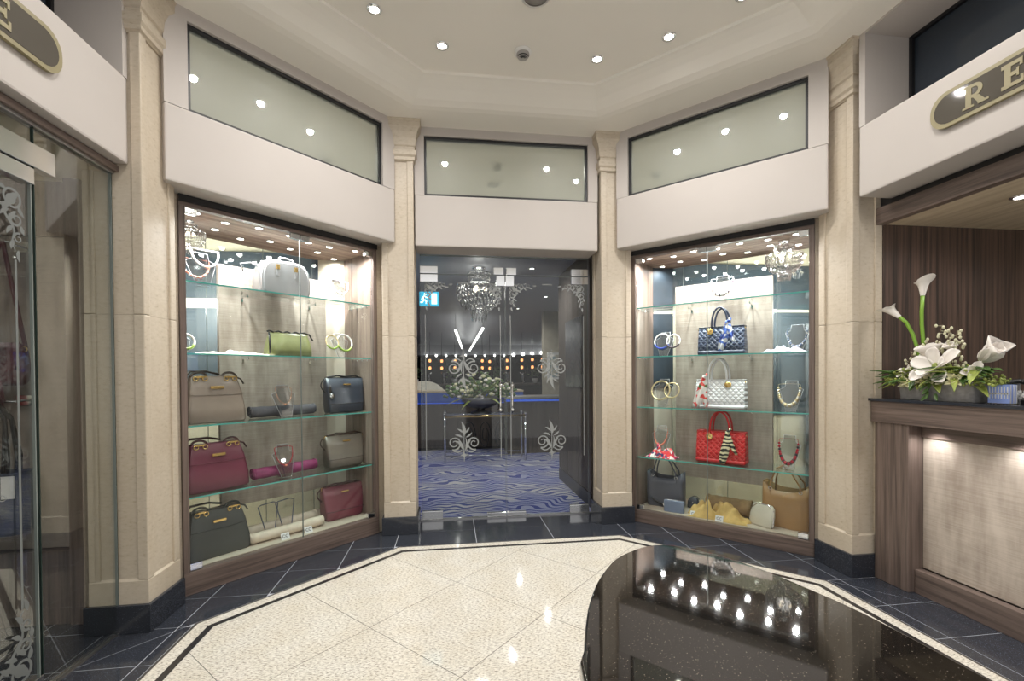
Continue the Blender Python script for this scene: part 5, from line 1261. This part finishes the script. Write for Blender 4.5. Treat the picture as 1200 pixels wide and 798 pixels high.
# ================================================================ HANGING BAGS in the shop on the left
def hook(x, z, label):
    t = thing('wall_hook', label, 'hook', u=x, w=2.935, z=z)
    obj('plate', MB().bbox(-.04, .04, -.008, 0.0, -.03, .03, .002), chrome, t)
    obj('prong', MB().tube([(0, -.004, 0), (0, -.10, -.005), (0, -.135, .012), (0, -.14, .03)], .006, 8).ball((0, -.14, .032), .011, 10, 8), chrome, t)
    obj('cross_bar', MB().tube([(-.05, -.11, .0), (.05, -.11, .0)], .007, 8), chrome, t)
hook(-2.40, 2.145, 'chrome wall hook holding the burgundy shoulder bag, upper hook behind the left glass')
hook(-2.40, 1.275, 'chrome wall hook holding the navy bag, lower hook behind the left glass')
hook(-2.62, 2.145, 'chrome wall hook at the left photo edge holding the red bag')
t = thing('shoulder_bag', 'burgundy shoulder bag with a long strap hanging from the upper hook behind the left glass', 'handbag', u=-2.43, w=2.82, z=1.36, yaw=.12)
mt_wine = leather('wine_leather', (0.10, 0.018, 0.028))
obj('body', MB().loft([srect(.13 * k, .045 * j, z, .45, 30) for z, k, j in ((0, .75, .5), (.02, .92, .9), (.10, 1, 1), (.19, .94, .8), (.23, .86, .45))]), mt_wine, t)
obj('flap', MB().loft([[(-.115 * k, -.05 - o, z), (.115 * k, -.05 - o, z), (.115 * k, -.054 - o, z), (-.115 * k, -.054 - o, z)] for z, k, o in ((.075, .82, .0), (.12, 1, .0), (.19, 1, -.012), (.235, .95, -.028))], True, False), mt_wine, t)
obj('strap', MB().tube([(-.115, 0, .20), (-.075, 0, .45), (-.02, 0, .68), (.025, 0, .80), (.035, -.01, .775), (.055, 0, .60), (.085, 0, .42), (.12, 0, .20)], .012, 8, flat=.45), mt_wine, t)
obj('ring_hardware', ringm((.12, -.012, .20), .013, .003).tube([(-.115 + .013 * math.cos(q), -.012, .20 + .013 * math.sin(q)) for q in [2 * PI * k / 10 for k in range(10)]], .003, 6, None, True), gold, t)
tl_ = MB()
for i in range(9): tl_.tube([(.02 + .003 * i, -.055, .03), (.015 + .005 * i, -.058, -.03 - .006 * (i % 3)), (.012 + .006 * i, -.056, -.09 - .008 * (i % 4))], .0018, 5)
obj('fringe', tl_, mt_wine, t)
t = thing('red_bag', 'bright red handbag hanging at the left edge of the photo behind the glass', 'handbag', u=-2.64, w=2.80, z=1.12, yaw=.1)
obj('body', MB().loft([srect(.14 * k, .05 * j, z, .4, 30) for z, k, j in ((0, .85, .5), (.02, .98, .95), (.14, 1, 1), (.27, .92, .7), (.31, .85, .4))]), t_red, t)
obj('strap', MB().tube([(-.11, 0, .29), (-.05, 0, .70), (.0, 0, 1.04), (.05, 0, .70), (.11, 0, .29)], .012, 8, flat=.45), mt_wine, t)
obj('clasp', MB().bbox(-.03, .03, -.058, -.045, .18, .21, .003), gold, t)
t = thing('navy_tote', 'ribbed navy tote with looped black handles and a white tag behind the left glass', 'handbag', u=-2.46, w=2.79, z=.56, yaw=.25)
ribm = MB()
rg = []
for k in range(23):
    z = .335 * k / 22; rg.append(srect(.165 * (1 + .012 * math.cos(k * PI)) * (.94 + .06 * math.sin(PI * z / .335)), .075 * (1 + .05 * math.cos(k * PI)), z, .3, 36))
navyc = plain('navy_nylon', (0.018, 0.026, 0.055), .4, var=.3, scale=14)
obj('body', ribm.loft(rg), navyc, t)
for y in (-.06, .05):
    for o in (-.0, .018):
        obj('handle', MB().tube([(-.09 + o, y, .25), (-.085 + o, y, .42), (-.03 + o, y * .5, .66 - o), (.03, y * .3, .715 - o), (.08, y * .5, .63 - o), (.105 - o, y, .42), (.10 - o, y, .25)], .009, 8), black, t)
obj('paper_tag', MB().bbox(.085, .14, -.085, -.081, .20, .32, .001, Matrix.Rotation(.0, 4, 'Y')), white_sat, t)
obj('ring_hardware', ringm((.09, -.082, .205), .016, .004).tube([(-.09 + .016 * math.cos(q), -.082, .235 + .016 * math.sin(q)) for q in [2 * PI * k / 10 for k in range(10)]], .004, 6, None, True), silver, t)
t = thing('blue_bag', 'soft blue leather bag at the left photo edge in front of the navy tote', 'handbag', u=-2.60, w=2.60, z=.50, yaw=.2)
obj('body', MB().loft([srect(.17 * k, .07 * j, z, .5, 32) for z, k, j in ((0, .78, .6), (.02, .93, .95), (.12, 1, 1.05), (.26, .93, .8), (.33, .86, .45))]), leather('dusty_blue_leather', (0.05, 0.075, 0.16), .35), t)
for y in (-.05, .05): obj('handle', MB().tube([(-.08, y, .30), (-.07, y, .50), (-.01, y * .5, .70), (.04, y * .5, .68), (.085, y, .48), (.09, y, .30)], .009, 8), black, t)
t = thing('reflection_panel', 'small glowing blue panel standing in for a screen reflection behind the left glass', 'screen', u=-2.475, w=2.70, z=1.475, yaw=.1)  # made-up glowing panel in place of a screen reflected in the glass
obj('housing', MB().bbox(-.115, .105, .0, .02, .0, .155, .004), black, t)
obj('screen', MB().box(-.11, .10, -.002, .0, .006, .149), emit('violet_reflection', (0.07, 0.10, 0.72), .9), t)
obj('mount_arm', MB().tube([(0, .02, .08), (0, .235, .08)], .012, 8), black, t)

# ================================================================ LOBBY beyond the glass doors
def make_carpet():
    m, nd, lk, b = newmat('blue_frond_carpet')
    t = nd.new('ShaderNodeTexCoord'); mp = nd.new('ShaderNodeMapping'); mp.inputs['Scale'].default_value = (1, 1, 1)
    lk.new(t.outputs['Object'], mp.inputs[0])
    nz = nd.new('ShaderNodeTexNoise'); nz.inputs['Scale'].default_value = 1.6; nz.inputs['Detail'].default_value = 1.5; lk.new(mp.outputs[0], nz.inputs['Vector'])
    wv = nd.new('ShaderNodeTexWave'); wv.wave_type = 'RINGS'; wv.rings_direction = 'Z'; wv.inputs['Scale'].default_value = 3.8; wv.inputs['Distortion'].default_value = 20; wv.inputs['Detail'].default_value = 1.0; wv.inputs['Detail Scale'].default_value = 0.7
    lk.new(mp.outputs[0], wv.inputs['Vector'])
    r = ramp(nd, lk, wv.outputs['Fac'], [(0.40, (0.055, 0.075, 0.25)), (0.46, (0.43, 0.43, 0.47))])
    r2 = ramp(nd, lk, nz.outputs['Fac'], [(0.42, (0.65, 0.70, 1.0)), (0.58, (1, 1, 1))])
    mx = nd.new('ShaderNodeMix'); mx.data_type = 'RGBA'; mx.blend_type = 'MULTIPLY'; mx.inputs[0].default_value = 1
    lk.new(r, mx.inputs[6]); lk.new(r2, mx.inputs[7]); lk.new(mx.outputs[2], b.inputs['Base Color']); b.inputs['Roughness'].default_value = .95
    return m
obj('floor', MB().box(-7, 8, 4.485, 24, -.1, .004), make_carpet(), kind='structure')
lobceil = plain('lobby_ceiling_paint', (0.36, 0.37, 0.40), .5, var=.03)
obj('ceiling', MB().box(-7, 8, 4.55, 24, 2.72, 2.8), lobceil, kind='structure')
dusk = plain('night_window', (0.02, 0.024, 0.03), .1)
wb = obj('wall_lobby', MB().box(-7, 8, 22.0, 22.2, 0, 2.72), dusk, kind='structure')
obj('bulkhead', MB().box(-7, 8, 20.0, 21.9, 2.28, 2.72), lobceil, kind='structure', fr=ID).name = 'trim_7'
obj('wall_lobby_side', MB().box(-7.1, -7, 4.5, 22, 0, 2.72), wood_lob, kind='structure'); obj('wall_lobby_side', MB().box(8, 8.1, 4.5, 22, 0, 2.72), wood_lob, kind='structure')
obj('wall_lobby_front', MB().box(-7, -.62, 4.55, 4.70, 0, 2.72).box(1.72, 8, 4.55, 4.70, 0, 2.72), wood_lob, kind='structure')
# dark wood return wall just inside, right
pw = obj('wall_return', MB().box(1.46, 1.72, 4.60, 6.0, 0, 2.72), wood_lob, kind='structure')
for i in range(3): obj('wood_panel', MB().bbox(1.448, 1.462, 4.62 + .46 * i, 5.075 + .46 * i, .16, 2.60, .003), wood_lob, pw)
obj('skirting', MB().bbox(1.444, 1.462, 4.61, 6.0, 0.004, .15, .003), black, pw)
obj('inset_panel', MB().bbox(1.438, 1.449, 4.85, 5.6, 1.25, 2.05, .004), plain('smoky_panel', (.09, .09, .095), .25), pw)
# reception desk of the lobby
blue_l = plain('blue_leather', (0.03, 0.10, 0.46), .35, var=.15, scale=5)
t = thing('lobby_bar', 'dark wood bar with a blue padded front band beyond the glass doors', 'bar', u=0, w=8.6)
for i in range(9): obj('front_panel', MB().bbox(-4.2 + .62 * i, -4.2 + .62 * i + .612, -.02, 0, .1, .88, .004), wood_lob, t)
obj('carcass', MB().box(-4.2, 1.38, 0, .55, .05, 1.08), wood_lob, t)
obj('kick_plate', MB().box(-4.2, 1.38, .02, .5, 0.004, .1), black, t)
for i in range(9): obj('blue_cushion', MB().bbox(-4.2 + .62 * i, -4.2 + .62 * i + .615, -.05, .0, .90, 1.08, .015), blue_l, t)
blue_led = emit('blue_led', (0.03, 0.12, 0.75), .35)
obj('light_strip', MB().box(-4.2, 1.38, -.055, -.03, .875, .892), blue_led, t)
obj('worktop', MB().bbox(-4.2, 1.38, -.06, .6, 1.08, 1.115, .005), wood_lt, t)
t = thing('lobby_counter', 'lower counter with a blue lit edge and white end post right of the bar', 'counter', u=1.75, w=8.0)
obj('body', MB().bbox(-.75, .55, 0, .5, 0.004, .98, .005), wood_lob, t)
obj('worktop', MB().bbox(-.78, .62, -.04, .55, .98, 1.02, .006), steel, t)
obj('light_strip', MB().box(-.78, .58, -.045, -.03, .93, .965), blue_led, t)
obj('end_post', MB().lathe([(0.05, .004), (.04, .5), (.06, 1.0), (.09, 1.08), (0.0, 1.1)], 16, Matrix.Translation((.62, -.02, 0))), white_sat, t)
# console table with flower bowl
t = thing('console_table', 'chrome framed console table beyond the glass doors with a flower bowl on it', 'table', u=.55, w=7.55, z=.004)
for sx in (-.64, .66):
    for sy in (-.2, .2): obj('leg', MB().tube([(sx, sy, 0), (sx, sy, .76)], .016, 10).ball((sx, sy, .775), .026, 10, 8), chrome, t)
for sy in (-.2, .2):
    obj('rail', MB().tube([(-.64, sy, .735), (.66, sy, .735)], .022, 10), gold if sy < 0 else chrome, t)
    obj('rail', MB().tube([(-.64, sy, .10), (.66, sy, .10)], .010, 8), chrome, t)
obj('glass_top', MB().bbox(-.66, .68, -.22, .22, .757, .770, .003), glass, t)
for k in range(3):
    pts = [(-.25 + .25 * k + .10 * math.cos(a) * (1 - a / 16), -.2, .42 + .25 * math.sin(a) * (1 - a / 16)) for a in [i * .45 for i in range(26)]]
    obj('scrollwork', MB().tube(pts, .010, 7), black, t)
t = thing('flower_bowl', 'grey pedestal bowl of green and white flowers on the console table', 'flowers', u=.50, w=7.55, z=.775)
obj('bowl', MB().lathe([(0, 0), (.17, 0), (.16, .02), (.07, .04), (.07, .07), (.20, .10), (.31, .20), (.33, .26), (.30, .26), (.18, .14), (0, .12)], 28), plain('pewter', (.16, .16, .175), .35, .6), t)
fm, fw, fy = MB(), MB(), MB()
for i in range(420):
    a = rl.uniform(0, 2 * PI); r = .52 * math.sqrt(rl.random()); z = .27 + rl.random() * (.50 - r * .7)
    c = (r * math.cos(a) * 1.15, r * math.sin(a) * .6, z)
    (fm if i % 3 else fw if i % 2 else fy).ball(c, rl.uniform(.018, .045), 5, 4, (1, 1, .7))
obj('foliage', fm, leafm, t, kind='stuff'); obj('white_flowers', fw, petal, t, kind='stuff'); obj('yellow_flowers', fy, petal_cr, t, kind='stuff')
for i in range(10):
    a = rl.uniform(-2.6, -.5); m = MB(); petal_surf(m, (.15 * math.cos(a), .1 * math.sin(a), .27), (math.cos(a), .5 * math.sin(a), rl.uniform(-.2, .8)), (0, 0, 1), .45, .07, .2, -.2); obj('leaf', m, leaf_lt, t)
chandelier(ID, .36, 5.6, 2.72, 1.75, 'large crystal chandelier hanging in the lobby beyond the glass doors', 6)
# exit sign
t = thing('exit_sign', 'cyan lit emergency exit sign with a white running figure beyond the left door leaf', 'sign', u=-.265, w=6.2, z=2.33)
obj('box', MB().bbox(-.13, .13, 0, .05, 0, .19, .006), emit('cyan_sign', (0.03, 0.55, 0.85), .8), t)
wg = emit('sign_white', (.75, .95, 1), 2.2); fg = MB()
fg.ball((-.055, -.004, .155), .016, 10, 6, (1, .3, 1)); fg.tube([(-.06, -.004, .135), (-.07, -.004, .085)], .014, 6, flat=.3); fg.tube([(-.06, -.004, .13), (-.03, -.004, .11), (-.015, -.004, .125)], .007, 6, flat=.4); fg.tube([(-.06, -.004, .13), (-.09, -.004, .11), (-.10, -.004, .085)], .007, 6, flat=.4)
fg.tube([(-.07, -.004, .085), (-.04, -.004, .065), (-.045, -.004, .03)], .009, 6, flat=.4); fg.tube([(-.07, -.004, .085), (-.09, -.004, .05), (-.12, -.004, .045)], .009, 6, flat=.4)
obj('running_figure', fg, wg, t); obj('door_symbol', MB().box(.03, .10, -.006, 0, .025, .165), wg, t)
obj('hanger', MB().tube([(0, .025, .19), (0, .025, .392)], .006, 6), steel, t)
# picture on the cream wall, right
cw = obj('wall_picture', MB().box(1.95, 8, 9.4, 9.6, 0, 2.72), plain('lobby_cream_wall', (.42, .38, .30), .7), kind='structure')
t = thing('framed_picture', 'pale framed picture hanging on the cream lobby wall, seen through the right door leaf', 'picture', u=2.22, w=9.385, z=1.30)
obj('frame', MB().bbox(-.20, .22, -.02, .01, 0, .56, .006), white_sat, t)
obj('print', MB().box(-.15, .17, -.023, -.019, .05, .51), print_cloth('seaside_print', [(0, (.25, .35, .4)), (.45, (.5, .48, .4)), (.6, (.15, .22, .2))], 6, 'noise'), t)
# pendants: pairs of copper lamps
copper = emit('copper_pendant', (1.0, .40, .14), 2.2)
ORD = ['first', 'second', 'third', 'fourth', 'fifth', 'sixth', 'seventh', 'eighth', 'ninth', 'tenth', 'eleventh', 'twelfth', 'thirteenth', 'fourteenth', 'fifteenth', 'sixteenth']
lampx = [(-.60, 14), (-.25, 14.3), (.15, 14), (1.0, 14.2), (1.75, 14), (2.15, 13.6), (2.40, 13.2), (2.62, 12.8), (2.82, 12.4), (1.3, 15)]
for i, (x, y) in enumerate(lampx):
    t = thing('pendant_lamp', '%s copper double pendant lamp from the left above the far bar' % ORD[sorted(l[0] / l[1] for l in lampx).index(x / y)], 'pendant lamp', u=x, w=y, z=0, group='copper pendant lamps in the lobby')
    obj('cord', MB().tube([(0, 0, 1.95), (0, 0, 2.72)], .006, 5), black, t)
    for z in (1.62, 1.84): obj('shade', MB().lathe([(0, z + .05), (.03, z + .045), (.042, z), (.03, z - .035), (0, z - .04)], 12), copper, t)
spot_e = emit('white_spot', (1, .97, .92), 10)
for i in range(16):
    x = -1.0 + .42 * i
    t = thing('bulkhead_light', '%s round white light from the left on the far lobby bulkhead' % ORD[i], 'ceiling light', u=x, w=19.97, z=2.25 if i < 9 else 2.25 + .03 * (i - 8), group='row of bulkhead lights in the lobby')
    obj('globe', MB().ball((0, -.06, 0), (.045 if i < 9 else .065), 10, 8), spot_e, t); obj('collar', MB().tube([(0, .04, 0), (0, -.03, 0)], .03, 8), steel, t)
strip_e = emit('linear_light', (1, .97, .93), 5)
for nm, p0, p1 in (('left of two converging white linear lights under the lobby ceiling', (.13, 10, 2.37), (.45, 17, 2.40)), ('right of two converging white linear lights under the lobby ceiling', (.72, 10, 2.42), (.82, 19, 2.42))):
    t = thing('linear_light', nm, 'ceiling light', u=0, w=0, z=0, group='linear lights in the lobby')
    obj('tube', MB().tube([p0, p1], .03, 8), strip_e, t)
    for q in (p0, p1): obj('hanger', MB().tube([q, (q[0], q[1], 2.72)], .006, 5), steel, t)
for i, (x, y) in enumerate(((1.02, 5.6), (.88, 6.6), (1.62, 7.6), (1.35, 9.0), (-.9, 6.5), (-.9, 8.5))):
    t = thing('recessed_downlight', 'recessed spotlight in the grey lobby ceiling, ' + ('near the right door leaf', 'second from the right door leaf', 'above the lower lobby counter', 'far right beyond the counter', 'left beyond the exit sign', 'far left above the bar')[i], 'ceiling light', u=x, w=y, z=2.72)
    obj('trim_ring', MB().lathe([(.03, .001), (.05, .001), (.048, -.006), (.032, -.008)], 18, None, False), chrome, t)
    obj('lens', MB().lathe([(0, -.001), (.031, -.001), (.031, -.003), (0, -.005)], 14, None, False), lens_case, t)
    lamp('lobby_lamp', (x, y, 2.708), P_LOBBY, COOL, .026, 160, .8)
# back bar with plants and glassware
t = thing('back_bar', 'low dark back bar beyond the blue padded bar in the lobby', 'bar', u=.6, w=12.2)
obj('body', MB().bbox(-5, 3.2, 0, .5, .004, 1.12, .01), black, t); obj('worktop', MB().bbox(-5, 3.25, -.03, .55, 1.12, 1.17, .005), wood_lob, t)
for i in range(13):
    x = -.9 + .36 * i + rl.uniform(-.06, .06); y = 12.35 + rl.uniform(0, .2)
    if i % 3 == 0:
        t = thing('potted_plant', 'small green potted plant on the far back bar, %s' % ('leftmost', 'second from left', 'third from left', 'fourth from left', 'rightmost')[i // 3], 'plant', u=x, w=y, z=1.17)
        obj('pot', MB().lathe([(0, 0), (.06, 0), (.085, .13), (.07, .13), (0, .11)], 14), white_sat, t); m = MB()
        for q in range(60): m.ball((rl.gauss(0, .075), rl.gauss(0, .06), .18 + rl.random() * .25), .026, 5, 4, (1, 1, .6))
        obj('foliage', m, leafm, t, kind='stuff')
    else:
        t = thing('glass_vase', '%s clear glass vase from the left on the far back bar' % ORD[i - i // 3 - 1], 'vase', u=x, w=y, z=1.17, group='glass vases on the back bar')
        obj('vessel', MB().lathe([(0, 0), (.05, 0), (.055, .02), (.035, .10), (.06, .22), (.075, .30), (.068, .30), (.05, .2), (.02, .10), (0, .04)], 14), acrylic, t)
for i, (x, y, l) in enumerate(((-.55, 9.5, 'pale curved armchair beyond the bar, left of the flower bowl'), (.55, 9.6, 'pale curved armchair directly behind the flower bowl'))):
    t = thing('armchair', l, 'armchair', u=x, w=y, z=.004)
    obj('seat', MB().bbox(-.34, .34, -.3, .3, .3, .46, .05), cl_white, t)
    obj('backrest', MB().loft([[((.40 + d) * math.cos(a), (.36 + d) * math.sin(a), z) for d, z in ((0, .3), (.09, .3), (.09, .3 + .98 * (.6 + .4 * max(0, math.sin(a)))), (0, .3 + .98 * (.6 + .4 * max(0, math.sin(a)))))] for a in [R(-20 + 11 * k) for k in range(21)]], True, True), cl_white, t)
    for sx in (-.26, .26):
        for sy in (-.22, .22): obj('leg', MB().tube([(sx, sy, 0), (sx * .95, sy * .95, .31)], .02, 8), wood_lob, t)
